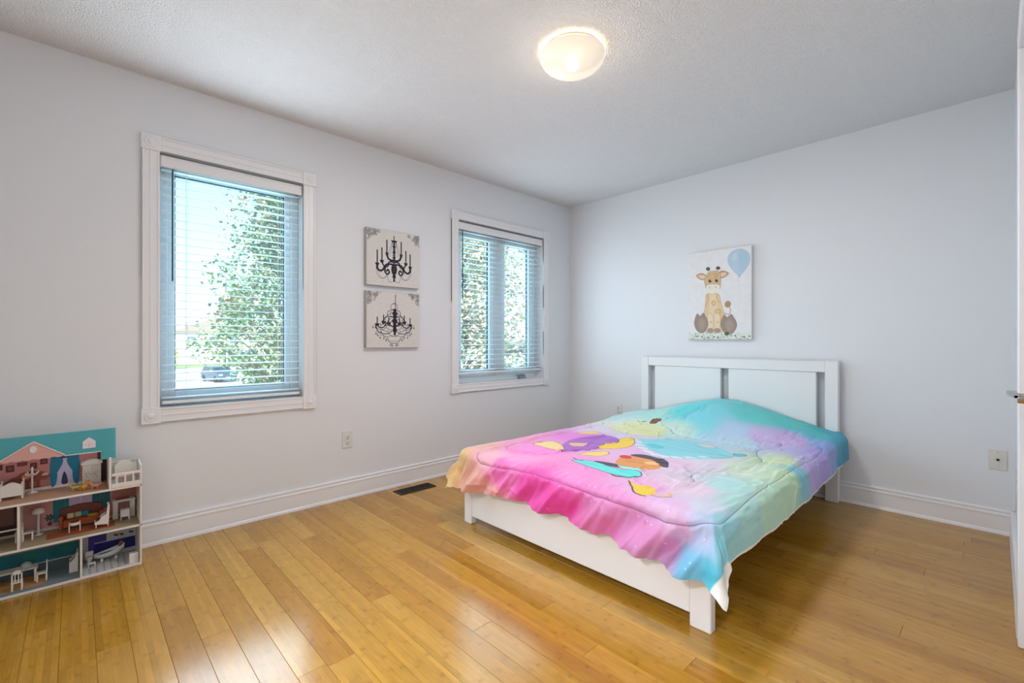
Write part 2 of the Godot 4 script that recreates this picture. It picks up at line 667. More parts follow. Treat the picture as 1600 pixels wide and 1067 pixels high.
func window_one() -> void:
	var w := struct("window_1")
	casing(w, 2.663, 3.390, 0.713, 2.063, 0.074)
	ring("frame", 2.663, 3.390, 0.713, 2.063, 0.045, -0.155, -0.085, mat("vinyl"), w)
	ring("sash", 2.706, 3.347, 0.756, 2.020, 0.034, -0.140, -0.097, mat("vinyl"), w)
	pane(2.739, 3.314, 0.789, 1.987, -0.118, w)
	blind(2.668, 3.385, 2.058, 0.726, 29, 0.60, "white slatted window blind, lowered fully over the left single-pane window")


func window_two() -> void:
	var w := struct("window_2")
	var za := 0.413
	var zb := 1.440
	casing(w, za, zb, 0.713, 2.063, 0.068)
	ring("frame", za, zb, 0.713, 2.063, 0.045, -0.155, -0.085, mat("vinyl"), w)
	bx("mullion", Vector3(-0.12, 1.388, 0.9265), Vector3(0.07, 1.27, 0.066), mat("vinyl"), w, 0.004)
	for s in [[0.457, 0.894], [0.959, 1.396]]:
		ring("sash", s[0], s[1], 0.757, 2.019, 0.062, -0.140, -0.090, mat("vinyl"), w)
		pane(s[0] + 0.061, s[1] - 0.061, 0.818, 1.958, -0.118, w)
	# crank of the casement, folded along the sill
	var b := Mb.new()
	b.box(Vector3(-0.070, 0.727, 0.63), Vector3(0.034, 0.024, 0.085), 0.006)
	b.tube([Vector3(-0.058, 0.742, 0.61), Vector3(-0.045, 0.752, 0.65), Vector3(-0.040, 0.750, 0.70), Vector3(-0.040, 0.744, 0.735)], [0.006, 0.006, 0.005, 0.007], 8)
	put("crank_handle", b.done(), mat("crank_grey", Color(0.55, 0.60, 0.64), 0.4), w)
	blind(za + 0.005, zb - 0.005, 2.058, 0.785, 28, 0.57, "white slatted window blind, lowered over the double casement window by the corner")


func blind(za: float, zb: float, top: float, bottom: float, n: int, wand: float, label: String) -> void:
	var zc := (za + zb) / 2
	var at := Vector3(-0.043, top, zc)
	var t := thing("window_blind", label, "blind", at, 0.0, "window blinds")
	var sw := mat("slat_white")
	var len_ := zb - za
	bx("headrail", Vector3(0, -0.034, 0), Vector3(0.045, 0.040, len_ - 0.004), sw, t, 0.002)
	# moulded valance with short returns at its ends
	var b := Mb.new()
	b.box(Vector3(0.034, -0.0365, 0), Vector3(0.010, 0.061, len_ + 0.004), 0.003)
	b.box(Vector3(0.036, -0.013, 0), Vector3(0.010, 0.012, len_ + 0.004), 0.003)
	for s in [-1, 1]:
		b.box(Vector3(0.022, -0.0365, s * (len_ / 2 - 0.003)), Vector3(0.026, 0.063, 0.006), 0.002)
	put("valance", b.done(), mat("trim_paint"), t)
	# the slats share one slightly crowned mesh
	var sm := Mb.new()
	var pr: Array = []
	for i in 7:
		var x := lerpf(-0.025, 0.025, i / 6.0)
		pr.append(Vector2(x, 0.0022 * (1.0 - pow(x / 0.025, 2.0)) + 0.0011))
	for i in 7:
		var x := lerpf(0.025, -0.025, i / 6.0)
		pr.append(Vector2(x, 0.0022 * (1.0 - pow(x / 0.025, 2.0)) - 0.0011))
	sm.prism(pr, len_ - 0.012, Transform3D(Basis(), Vector3(0, 0, -(len_ - 0.012) / 2)))
	var mesh := sm.done()
	var y0 := -0.075
	var y1 := bottom + 0.035 - top
	for i in n:
		var o := put("slat", mesh, sw, t)
		o.position = Vector3(0, lerpf(y0, y1, i / float(n - 1)), 0)
		o.rotation_degrees.z = -4.0 + 1.2 * sin(i * 2.3)
	bx("bottom_rail", Vector3(0, bottom + 0.010 - top, 0), Vector3(0.050, 0.018, len_ - 0.012), sw, t, 0.004)
	for f in [-0.33, 0.33]:
		var c := Mb.new()
		for x in [-0.026, 0.026]:
			c.tube([Vector3(x, -0.04, f * len_), Vector3(x, bottom + 0.012 - top, f * len_)], 0.0009, 5)
		c.tube([Vector3(0.0, -0.04, f * len_ + 0.006), Vector3(0.0, bottom + 0.012 - top, f * len_ + 0.006)], 0.0008, 5)
		put("ladder_cord", c.done(), mat("cord_white"), t)
	var wd := Mb.new()
	wd.tube([Vector3(0.030, -0.060, len_ / 2 - 0.055), Vector3(0.033, -0.090, len_ / 2 - 0.052), Vector3(0.034, -0.07 - wand, len_ / 2 - 0.052)], [0.002, 0.0042, 0.0042], 8)
	put("tilt_wand", wd.done(), mat("wand"), t)


func baseboards() -> void:
	var m := mat("trim_paint")
	var prof := [Vector2(0, 0), Vector2(0.022, 0), Vector2(0.022, 0.006), Vector2(0.019, 0.016), Vector2(0.016, 0.020), Vector2(0.016, 0.098), Vector2(0.0185, 0.102), Vector2(0.0185, 0.111), Vector2(0.0125, 0.116), Vector2(0.0125, 0.121), Vector2(0.0165, 0.125), Vector2(0.0165, 0.131), Vector2(0.010, 0.136), Vector2(0, 0.136)]
	var run := func(called: String, a: Vector3, inward: Vector3, length: float) -> void:
		var along := inward.cross(Vector3.UP)
		var b := Mb.new()
		b.prism(prof, length, Transform3D(Basis(inward, Vector3.UP, along), a))
		put(called, b.done(), m).set_meta("kind", "structure")
	run.call("baseboard_left", Vector3(0, 0, 0), Vector3.RIGHT, D)
	run.call("baseboard_back", Vector3(W, 0, 0), Vector3.BACK, W)
	run.call("baseboard_right", Vector3(W, 0, 1.268), Vector3.LEFT, 1.268)
	run.call("trim_1", Vector3(W, 0, D), Vector3.LEFT, D - 2.232)


func door() -> void:
	var d := struct("door_1", Vector3(W, 0, 1.75))
	var m := mat("trim_paint")
	var b := Mb.new()
	b.box(Vector3(0.026, 1.02, 0), Vector3(0.036, 2.03, 0.81), 0.002)
	for y in [[0.22, 0.92], [1.08, 1.88]]:
		for s in [-1, 1]:
			b.box(Vector3(0.006, (y[0] + y[1]) / 2, s * 0.19), Vector3(0.010, y[1] - y[0], 0.25), 0.004)
	put("door_leaf", b.done(), m, d)
	for s in [-1, 1]:
		bx("door_casing", Vector3(-0.010, 1.04, s * 0.446), Vector3(0.020, 2.08, 0.070), m, d, 0.004)
	bx("door_casing", Vector3(-0.010, 2.115, 0), Vector3(0.020, 0.070, 0.962), m, d, 0.004)
	bx("unseen_door_backing", Vector3(0.122, 1.01, 0), Vector3(0.15, 2.06, 0.82), m, d, 0.002)  # unseen solid block behind the leaf, keeps outside light from leaking in
	# lever handle: rose, round neck and flat curved lever towards the hinges
	var h := Mb.new()
	h.lathe([Vector2(0.0, 0.0), Vector2(0.026, 0.0), Vector2(0.026, 0.006), Vector2(0.022, 0.010), Vector2(0.0115, 0.011), Vector2(0.0115, 0.044), Vector2(0.0100, 0.046), Vector2(0.0, 0.046)], Vector3(0.008, 0.930, 0.36), 20, Vector3.LEFT)
	var path: Array = []
	for i in 9:
		var f := i / 8.0
		path.append([Vector3(-0.034 - 0.012 * sin(minf(f * 2.5, 1.0) * PI / 2), 0.934 + 0.006 * sin(PI * f * 0.8) - 0.002 * f, 0.37 - 0.125 * f), lerpf(0.0090, 0.0080, f)])
	for i in 8:
		var a: Vector3 = path[i][0]
		var c: Vector3 = path[i + 1][0]
		var ra: float = path[i][1]
		var rc: float = path[i + 1][1]
		for s in [-1, 1]:
			h.quad(a + Vector3(-ra, s * 0.003, 0), a + Vector3(ra, s * 0.003, 0), c + Vector3(rc, s * 0.003, 0), c + Vector3(-rc, s * 0.003, 0), Vector3(0, s, 0))
			h.quad(a + Vector3(s * ra, -0.003, 0), a + Vector3(s * ra, 0.003, 0), c + Vector3(s * rc, 0.003, 0), c + Vector3(s * rc, -0.003, 0), Vector3(s, 0, 0))
	var e: Vector3 = path[8][0]
	h.quad(e + Vector3(-0.008, -0.003, 0), e + Vector3(0.008, -0.003, 0), e + Vector3(0.008, 0.003, 0), e + Vector3(-0.008, 0.003, 0), Vector3.FORWARD)
	put("door_handle", h.done(), mat("steel"), d).set_meta("label", "brushed steel lever handle")


# ------------------------------------------------------------------ garden and street
func maple_leaf(size: float, curl: float) -> ArrayMesh:
	var out: Array = []
	for q in [[0.0, -0.10], [0.16, -0.14], [0.34, -0.22], [0.30, -0.02], [0.50, 0.12], [0.30, 0.18], [0.26, 0.34], [0.13, 0.30], [0.0, 0.62]]:
		out.append(Vector2(q[0], q[1]))
	for i in range(7, 0, -1):
		out.append(Vector2(-out[i].x, out[i].y))
	var b := Mb.new()
	var c := Vector3(0, 0.02, 0.08) * size
	var n := out.size()
	for i in n:
		var a: Vector2 = out[i] * size
		var d: Vector2 = out[(i + 1) % n] * size
		b.tri(c, Vector3(a.x, -curl * absf(a.x), a.y), Vector3(d.x, -curl * absf(d.x), d.y), Vector3.UP)
	return b.done()


func foliage(called: String, par: Node3D, leaf: Mesh, pos: PackedVector3Array, cols: PackedColorArray, seed_: int, m: Material, smin := 0.7, smax := 1.25) -> void:
	var mm := MultiMesh.new()
	mm.transform_format = MultiMesh.TRANSFORM_3D
	mm.use_colors = true
	mm.mesh = leaf
	mm.instance_count = pos.size()
	var rng := RandomNumberGenerator.new()
	rng.seed = seed_
	for i in pos.size():
		var bs := Basis.from_euler(Vector3(rng.randf_range(-1.1, 1.1), rng.randf() * TAU, rng.randf_range(-1.1, 1.1))).scaled(Vector3.ONE * rng.randf_range(smin, smax))
		mm.set_instance_transform(i, Transform3D(bs, pos[i]))
		mm.set_instance_color(i, cols[i])
	var o := MultiMeshInstance3D.new()
	o.name = called
	o.multimesh = mm
	o.material_override = m
	o.set_meta("kind", "stuff")
	par.add_child(o, true)


# a leafy tree: trunk, limbs that end in clumps of leaves. prof(h01) gives the crown radius at a height
func tree(at: Vector3, height: float, low: float, rad: float, clumps: int, per: int, seed_: int, palette: Array, label: String, leaf: Mesh, spread: float) -> void:
	var t := thing("tree", label, "tree", at)
	var rng := RandomNumberGenerator.new()
	rng.seed = seed_
	var tr := Mb.new()
	var path: Array = []
	var rr: Array = []
	for i in 9:
		var f := i / 8.0
		path.append(Vector3(sin(f * 5.0 + seed_) * 0.10 * f, f * height * 0.94, cos(f * 4.0 + seed_) * 0.10 * f))
		rr.append(lerpf(0.16, 0.02, f))
	tr.tube(path, rr, 8)
	put("trunk", tr.done(), mat("bark", rgb(150, 132, 116), 0.9), t)
	var lb := Mb.new()
	var pos := PackedVector3Array()
	var cols := PackedColorArray()
	for i in clumps:
		var f := (i + rng.randf()) / clumps
		var y := lerpf(low, height, f)
		# widest a third of the way up, drawn in above
		var shape := pow(1.0 - f, 0.7) * smoothstep(-0.14, 0.30, f) + 0.08
		var r := rad * shape * rng.randf_range(0.30, 1.0)
		var an := i * 2.399 + rng.randf_range(-0.4, 0.4)
		var c := Vector3(cos(an) * r, y, sin(an) * r)
		var root := Vector3(0, maxf(low * 0.7, y - r * 0.8 - 0.2), 0)
		lb.tube([root, root.lerp(c, 0.5) + Vector3(0, 0.12 * r, 0), c], [0.035, 0.022, 0.008], 5, false)
		var tone := rng.randf()
		for k in per:
			var d := Vector3(rng.randfn(), rng.randfn() * 0.75, rng.randfn()) * spread
			pos.append(c + d)
			var pick: Color = palette[mini(int((tone * 0.6 + rng.randf() * 0.4) * palette.size()), palette.size() - 1)]
			var v := rng.randf_range(0.8, 1.15)
			cols.append(Color(pick.r * v, pick.g * v, pick.b * v))
	put("limbs", lb.done(), mat("bark"), t)
	foliage("foliage", t, leaf, pos, cols, seed_ + 5, leaf_mat())


func leaf_mat() -> StandardMaterial3D:
	var m := mat("leaf", Color.WHITE, 0.55)
	m.vertex_color_use_as_albedo = true
	m.backlight_enabled = true
	m.backlight = Color(0.45, 0.45, 0.3)
	return m


func outside() -> void:
	var gy := -3.0
	var lawn := Mb.new()
	lawn.box(Vector3(-70.3, gy - 0.25, 0), Vector3(140, 0.5, 160))
	var lm := mat("lawn_green", rgb(150, 165, 105), 0.95)
	bump(lm, 31, 0.05, 0.5, 4.0)
	put("lawn", lawn.done(), lm).set_meta("kind", "structure")
	var road := Mb.new()
	road.box(Vector3(-62, gy + 0.01, -8), Vector3(38, 0.06, 120), 0.01)
	put("driveway", road.done(), mat("pale_concrete", rgb(226, 218, 205), 0.9)).set_meta("kind", "structure")
	var greens := [Color(0.12, 0.29, 0.17), Color(0.18, 0.36, 0.19), Color(0.25, 0.40, 0.21), Color(0.38, 0.42, 0.24), Color(0.60, 0.47, 0.34)]
	var pales := [Color(0.30, 0.48, 0.30), Color(0.44, 0.56, 0.38), Color(0.70, 0.64, 0.50), Color(0.82, 0.68, 0.57), Color(0.84, 0.78, 0.68)]
	var leaf := maple_leaf(0.105, 0.25)
	tree(Vector3(-8.75, gy, -0.10), 9.2, 2.6, 2.2, 260, 66, 21, greens, "tall green maple beginning to turn, seen through the left window", leaf, 0.21)
	tree(Vector3(-4.9, gy, -2.15), 7.8, 1.6, 2.3, 240, 84, 44, pales, "pale tan and green maple standing close outside the right window", leaf, 0.27)
	# far street: house, bushes, distant autumn trees, a parked car
	var big := maple_leaf(0.85, 0.25)
	var tan_ := [Color(0.45, 0.32, 0.24), Color(0.55, 0.40, 0.30), Color(0.40, 0.36, 0.24)]
	tree(Vector3(-122.0, gy, -2.0), 14.0, 1.0, 5.5, 60, 40, 61, tan_, "brownish autumn tree far away left of the pale house", big, 0.9)
	tree(Vector3(-124.0, gy, -24.0), 15.5, 1.0, 6.5, 60, 40, 62, tan_, "brownish autumn tree far away behind the pale house", big, 0.9)
	var bl := maple_leaf(0.4, 0.2)
	bush(Vector3(-79.0, gy, -5.6), 1.7, 3.6, 71, [Color(0.62, 0.58, 0.20), Color(0.50, 0.56, 0.20), Color(0.70, 0.56, 0.22)], "round yellow-green bush in front of the pale house", bl)
	house(Vector3(-100, gy, -15.5))
	car(Vector3(-51.0, gy + 0.04, -6.75))


func bush(at: Vector3, r: float, h: float, seed_: int, pal: Array, label: String, leaf: Mesh) -> void:
	var t := thing("bush", label, "bush", at)
	var rng := RandomNumberGenerator.new()
	rng.seed = seed_
	var pos := PackedVector3Array()
	var cols := PackedColorArray()
	for i in 700:
		var d := Vector3(rng.randfn(), rng.randfn(), rng.randfn()).normalized() * rng.randf_range(0.6, 1.0)
		pos.append(Vector3(d.x * r, h * 0.5 + d.y * h * 0.48, d.z * r))
		cols.append(pal[rng.randi() % pal.size()])
	var s := Mb.new()
	for k in 5:
		s.tube([Vector3(0, 0, 0), Vector3(cos(k * 1.26) * r * 0.5, h * 0.6, sin(k * 1.26) * r * 0.5)], [0.06, 0.02], 5)
	put("stem", s.done(), mat("bark"), t)
	foliage("foliage", t, leaf, pos, cols, seed_ + 1, leaf_mat())


func house(at: Vector3) -> void:
	var t := thing("house", "pale two-storey house with a gabled roof far across the street", "house", at, 0.16)
	var pale := mat("house_pale", rgb(232, 222, 212), 0.9)
	var roof := mat("house_roof", rgb(176, 158, 150), 0.9)
	var wh := mat("house_trim", rgb(245, 242, 238), 0.7)
	var gl := mat("house_glass", rgb(120, 140, 150), 0.2)
	bx("body", Vector3(0, 2.9, 0), Vector3(9, 5.8, 15), pale, t, 0.02)
	var b := Mb.new()
	b.prism([Vector2(-8.1, 0), Vector2(8.1, 0), Vector2(0, 3.2)], 10.0, Transform3D(Basis(Vector3.BACK, Vector3.UP, Vector3.LEFT), Vector3(5, 5.8, 0)))
	put("roof", b.done(), roof, t)
	var gm := Mb.new()
	gm.box(Vector3(5.0, 1.5, 3.6), Vector3(1.0, 3.0, 6.2), 0.02)
	put("garage", gm.done(), pale, t)
	bx("garage_door", Vector3(5.53, 1.25, 3.6), Vector3(0.08, 2.4, 4.6), wh, t, 0.02)
	for k in [-5.0, -1.6, 1.8, 5.2]:
		var w := bx("window", Vector3(4.55, 4.3, k), Vector3(0.12, 1.5, 1.6), wh, t, 0.02)
		bx("pane", Vector3(0.05, 0, 0), Vector3(0.06, 1.25, 1.35), gl, w, 0.0)
	var w2 := bx("window", Vector3(4.55, 1.7, -4.6), Vector3(0.12, 1.7, 2.4), wh, t, 0.02)
	bx("pane", Vector3(0.05, 0, 0), Vector3(0.06, 1.45, 2.1), gl, w2, 0.0)
	for k in [-1.4, 0.1]:
		var p := Mb.new()
		p.tube([Vector3(6.2, 0, k), Vector3(6.2, 3.4, k)], 0.16, 10)
		put("porch_post", p.done(), wh, t)
	bx("porch_roof", Vector3(5.6, 3.5, -0.6), Vector3(2.2, 0.25, 3.0), roof, t, 0.02)
	bx("door", Vector3(4.56, 1.1, -0.7), Vector3(0.12, 2.1, 1.0), gl, t, 0.02)


func car(at: Vector3) -> void:
	var t := thing("car", "dark blue-grey hatchback parked on the pale driveway outside", "car", at, 0.19)
	var paint := mat("car_paint", rgb(70, 92, 112), 0.25)
	var gl := mat("car_glass", rgb(40, 52, 60), 0.1)
	var side := [Vector2(-2.0, 0.35), Vector2(2.0, 0.30), Vector2(2.08, 0.62), Vector2(1.95, 0.92), Vector2(1.0, 1.02), Vector2(0.35, 1.46), Vector2(-1.2, 1.52), Vector2(-1.85, 1.02), Vector2(-2.06, 0.80)]
	var b := Mb.new()
	b.prism(side, 1.72, Transform3D(Basis(), Vector3(0, 0, -0.86)))
	put("body", b.done(), paint, t)
	var w := Mb.new()
	w.quad(Vector3(0.99, 1.045, -0.74), Vector3(0.99, 1.045, 0.74), Vector3(0.40, 1.46, 0.66), Vector3(0.40, 1.46, -0.66), Vector3(1, 1, 0))
	put("windscreen", w.done(), gl, t)
	for s in [-1, 1]:
		var q := Mb.new()
		q.prism([Vector2(0.78, 1.04), Vector2(0.28, 1.40), Vector2(-1.15, 1.44), Vector2(-1.62, 1.06)], 0.02, Transform3D(Basis(), Vector3(0, 0, s * 0.86 - 0.01)))
		put("side_window", q.done(), gl, t)
		bx("headlamp", Vector3(2.0, 0.74, s * 0.62), Vector3(0.16, 0.16, 0.34), mat("lamp_lens", rgb(225, 230, 232), 0.1), t, 0.03)
		for x in [-1.28, 1.32]:
			var wh := Mb.new()
			wh.lathe([Vector2(0, -0.11), Vector2(0.20, -0.11), Vector2(0.32, -0.09), Vector2(0.33, 0.0), Vector2(0.32, 0.09), Vector2(0.20, 0.11), Vector2(0, 0.11)], Vector3(x, 0.33, s * 0.80), 18, Vector3.BACK)
			put("wheel", wh.done(), mat("tyre", rgb(38, 38, 40), 0.8), t)
	bx("bumper", Vector3(2.02, 0.45, 0), Vector3(0.18, 0.22, 1.7), mat("bumper_grey", rgb(52, 64, 76), 0.5), t, 0.05)
	bx("licence_plate", Vector3(2.12, 0.48, 0), Vector3(0.02, 0.12, 0.40), mat("house_trim"), t, 0.004)


# ------------------------------------------------------------------ bed
func bed() -> void:
	var m := mat("bed_white")
	var at := Vector3(1.601, 0, 1.05)
	var t := thing("bed", "white wooden double bed with slotted panel headboard and low footboard", "bed", at)
	var hb := func(called: String, c: Vector3, s: Vector3, par: Node3D, bev: float) -> MeshInstance3D: return bx(called, c, s, m, par, bev)
	var head := Node3D.new()
	head.name = "headboard"
	t.add_child(head)
	head.position = Vector3(0, 0, -1.0)   # z = 0.05
	for s in [[-0.727, -0.659], [0.648, 0.722]]:
		hb.call("post", Vector3((s[0] + s[1]) / 2, 0.466, 0.0), Vector3(s[1] - s[0], 0.932, 0.056), head, 0.003)
	hb.call("top_rail", Vector3(-0.0055, 0.894, 0.001), Vector3(1.307, 0.076, 0.050), head, 0.003)
	hb.call("lower_rail", Vector3(-0.0055, 0.330, -0.004), Vector3(1.307, 0.10, 0.040), head, 0.003)
	hb.call("panel", Vector3(-0.322, 0.618, -0.002), Vector3(0.560, 0.476, 0.040), head, 0.003)
	hb.call("panel", Vector3(0.307, 0.618, -0.002), Vector3(0.578, 0.476, 0.040), head, 0.003)
	hb.call("cap", Vector3(-0.0025, 0.9335, 0.0), Vector3(1.449, 0.004, 0.058), head, 0.0015)
	var foot := Node3D.new()
	foot.name = "footboard"
	t.add_child(foot)
	foot.position = Vector3(0, 0, 0.974)   # z = 2.024
	for s in [[-0.729, -0.664], [0.645, 0.725]]:
		hb.call("leg", Vector3((s[0] + s[1]) / 2, 0.18, 0.0), Vector3(s[1] - s[0], 0.36, 0.042), foot, 0.004)
	hb.call("panel", Vector3(-0.0095, 0.203, -0.001), Vector3(1.308, 0.314, 0.036), foot, 0.003)
	for s in [-1, 1]:
		hb.call("side_rail", Vector3(s * 0.700, 0.29, -0.011), Vector3(0.022, 0.15, 1.90), t, 0.003)
	for k in 9:
		bx("slat", Vector3(0, 0.222, -0.80 + k * 0.20), Vector3(1.372, 0.016, 0.068), mat("slat_pine", rgb(214, 188, 150), 0.7), t, 0.002)
	# mattress, hidden but for what it holds up
	var mt := Mb.new()
	mt.box(Vector3(0, 0.085, 0), Vector3(1.370, 0.17, 1.89), 0.035)
	var mo := put("mattress", mt.done(), mat("mattress_white"))
	mo.position = Vector3(1.601, 0.231, 1.035)
	tag(mo, "white mattress lying on the bed slats under the pastel comforter", "mattress")


# ------------------------------------------------------------------ comforter
const XL := 0.90
const XR := 2.325
const ZB := 0.082
const ZF := 2.038
const DL := 0.24
const DR := 0.185
const DF := 0.235
var cn: Array[FastNoiseLite] = []
var seams: Array = []


func cuv(u: float, v: float) -> Vector2:
	return Vector2(XL - DL + u * (XR + DR - XL + DL), ZB + v * (ZF + DF - ZB))


func drape(a: float, b: float, lining: bool) -> Vector3:
	var cx := clampf(a, XL, XR)
	var cz := minf(b, ZF)
	var d2 := Vector2(a - cx, b - cz)
	var d := d2.length()
	var n := d2 / d if d > 1e-6 else Vector2.ZERO
	var r := 0.05
	var lq := r * PI / 2
	var hang := smoothstep(0.02, 0.20, d)
	# the hem is longer or shorter along the foot end, as the cloth was pulled
	var front := maxf(n.y, 0.0)
	var left := maxf(-n.x, 0.0)
	var dd := d * (1.0 - 0.16 * front * exp(-pow((a - 1.50) / 0.35, 2.0)) + 0.03 * front * sin(a * 9.0) + 0.07 * front * cn[0].get_noise_1d(a * 70.0 + 40.0))
	dd *= 1.0 - 0.22 * absf(n.x * n.y) * 2.0 * maxf(-n.x, 0.0)
	var flare := 0.10 + 0.42 * left * smoothstep(1.3, 2.0, cz) + 0.30 * maxf(n.x, 0.0) * front * 2.0
	var an := minf(dd, lq) / r
	var over := maxf(dd - lq, 0.0)
	var hz := r * sin(an) + over * flare
	var drop := r * (1.0 - cos(an)) + over * sqrt(maxf(1.0 - flare * flare, 0.3))
	var s := clampf((0.85 - cz) / 0.55, 0.0, 1.0)
	s = s * s * (3.0 - 2.0 * s)
	var bx_ := clampf(cx, 0.0, 3.0)
	var y := 0.43 + 0.185 * exp(-pow((bx_ - 1.62) / 0.52, 2.0)) * s
	# cloth in the hanging part gathers into folds
	var per := cx if front > 0.5 else cz
	var fold := 0.0
	if d > 0.0:
		var corner := absf(n.x * n.y) * 2.0
		fold = hang * ((0.030 * cn[0].get_noise_1d(per * 100.0 + d * 60.0) + 0.050 * cn[5].get_noise_1d(per * 100.0 + d * 110.0)) * (0.25 + 0.75 * front) + 0.022 * left * cn[1].get_noise_1d(cz * 60.0))
		fold += hang * corner * 0.022 * sin(atan2(n.y, n.x) * 7.0 + 0.6)
		if n.x > 0.7:
			fold *= 0.4
	hz += fold
	var top := 1.0 - smoothstep(0.0, 0.10, d)
	# loft between seams, grooves at the seams, puckers beside them, loose creases
	var pt := Vector2(a, b)
	var best := 9.0
	for sm in seams:
		for i in sm.size() - 1:
			var p: Vector2 = sm[i]
			var ab: Vector2 = sm[i + 1] - p
			var t := clampf((pt - p).dot(ab) / ab.length_squared(), 0.0, 1.0)
			best = minf(best, (pt - p - ab * t).length_squared())
	best = sqrt(best)
	var puff := -0.010 * exp(-best * best / 0.00009) + 0.006 * smoothstep(0.0, 0.12, best)
	var puck := 0.016 * exp(-best / 0.05) * smoothstep(0.004, 0.02, best) * cn[2].get_noise_2d(a * 100.0, b * 22.0)
	var ridge := absf(cn[3].get_noise_2d(a * 40.0 + b * 25.0, b * 55.0 - a * 12.0))
	var crease := 0.007 * exp(-ridge * ridge / 0.006) * smoothstep(-0.3, 0.3, cn[4].get_noise_2d(a * 30.0, b * 30.0))
	var soft := 0.008 * cn[4].get_noise_2d(a * 55.0, b * 40.0)
	var lift := (puff + puck + crease + soft)
	var p3 := Vector3(cx + n.x * hz, y - drop, cz + n.y * hz)
	p3.y += lift * top
	p3.x += lift * (1.0 - top) * n.x
	p3.z += lift * (1.0 - top) * n.y
	if lining:
		p3.y -= 0.012 * top
		p3.x -= n.x * 0.010 * (1.0 - top)
		p3.z -= n.y * 0.010 * (1.0 - top)
	return p3


func cloth(nu: int, nv: int, lining: bool, grow: float) -> ArrayMesh:
	var pos := PackedVector3Array()
	var nor := PackedVector3Array()
	var uvs := PackedVector2Array()
	var ix := PackedInt32Array()
	for j in nv + 1:
		for i in nu + 1:
			var u := i / float(nu)
			var v := j / float(nv)
			# rounded corners of the cloth at the foot end
			var p := cuv(u * (1.0 + 2.0 * grow) - grow, v * (1.0 - 0.4 * grow))
			pos.append(drape(p.x, p.y, lining))
			uvs.append(Vector2(u, v))
	for j in nv + 1:
		for i in nu + 1:
			var a := pos[j * (nu + 1) + mini(i + 1, nu)] - pos[j * (nu + 1) + maxi(i - 1, 0)]
			var b := pos[mini(j + 1, nv) * (nu + 1) + i] - pos[maxi(j - 1, 0) * (nu + 1) + i]
			nor.append(b.cross(a).normalized() * (-1.0 if lining else 1.0))
	for j in nv:
		for i in nu:
			var k := j * (nu + 1) + i
			if lining:
				ix.append_array([k, k + nu + 1, k + 1, k + 1, k + nu + 1, k + nu + 2])
			else:
				ix.append_array([k, k + 1, k + nu + 1, k + 1, k + nu + 2, k + nu + 1])
	var ar: Array = []
	ar.resize(Mesh.ARRAY_MAX)
	ar[Mesh.ARRAY_VERTEX] = pos
	ar[Mesh.ARRAY_NORMAL] = nor
	ar[Mesh.ARRAY_TEX_UV] = uvs
	ar[Mesh.ARRAY_INDEX] = ix
	var me := ArrayMesh.new()
	me.add_surface_from_arrays(Mesh.PRIMITIVE_TRIANGLES, ar)
	return me


func v2(l: Array) -> Array:
	var out: Array = []
	for i in range(0, l.size(), 2):
		out.append(Vector2(l[i], l[i + 1]))
	return out


func comforter() -> void:
	cn = [noise(81, 0.11, 2), noise(82, 0.10, 2), noise(83, 0.24, 2), noise(84, 0.07, 2), noise(85, 0.04, 2), noise(86, 0.045, 1)]
	var lines := [
		v2([0.165, 0.30, 0.170, 0.55, 0.172, 0.80, 0.19, 0.905, 0.253, 0.927, 0.433, 0.917, 0.627, 0.922, 0.752, 0.927, 0.854, 0.925, 0.89, 0.912, 0.92, 0.893, 0.918, 0.835, 0.908, 0.676, 0.908, 0.471, 0.91, 0.376, 0.912, 0.237, 0.886, 0.20, 0.816, 0.185]),
		v2([0.745, 0.262, 0.79, 0.245, 0.806, 0.255, 0.798, 0.285, 0.766, 0.326, 0.784, 0.386, 0.818, 0.439, 0.822, 0.518, 0.798, 0.581, 0.747, 0.681, 0.772, 0.72, 0.778, 0.755, 0.768, 0.793, 0.725, 0.818, 0.68, 0.815]),
		v2([0.20, 0.69, 0.178, 0.721, 0.165, 0.763, 0.19, 0.80, 0.24, 0.815, 0.29, 0.808, 0.331, 0.788, 0.352, 0.74, 0.377, 0.684, 0.40, 0.665]),
		v2([0.343, 0.245, 0.355, 0.228, 0.389, 0.18, 0.437, 0.164]),
		v2([0.369, 0.232, 0.435, 0.22, 0.465, 0.195, 0.493, 0.164]),
		v2([0.441, 0.29, 0.487, 0.312, 0.60, 0.319, 0.681, 0.322, 0.77, 0.326]),
	]
	for l in lines:
		var s: Array = []
		for q in Pic.smooth(l, 3):
			s.append(cuv(q.x, q.y))
		seams.append(s)
	var t := thing("comforter", "pastel tie-dye comforter, pink to teal with printed motifs, spread over the bed", "comforter", Vector3(1.6, 0.2, 1.1))
	var cm := textured("comforter_print", comforter_print(lines), 0.62)
	cm.rim_enabled = true
	cm.rim = 0.25
	var c := put("cover", cloth(290, 340, false, 0.0), cm, t)
	c.position = -t.position
	var l := put("lining", cloth(120, 140, true, 0.006), mat("lining_white", Color(0.93, 0.92, 0.90), 0.8), t)
	l.position = -t.position
	l.set_meta("label", "white lining showing below the hem")
	var b := Mb.new()
	b.box(Vector3(0.776, 0.066, 0.745), Vector3(0.004, 0.022, 0.018), 0.001)
	put("care_tag", b.done(), mat("tag_pink", rgb(214, 60, 130), 0.7), t)


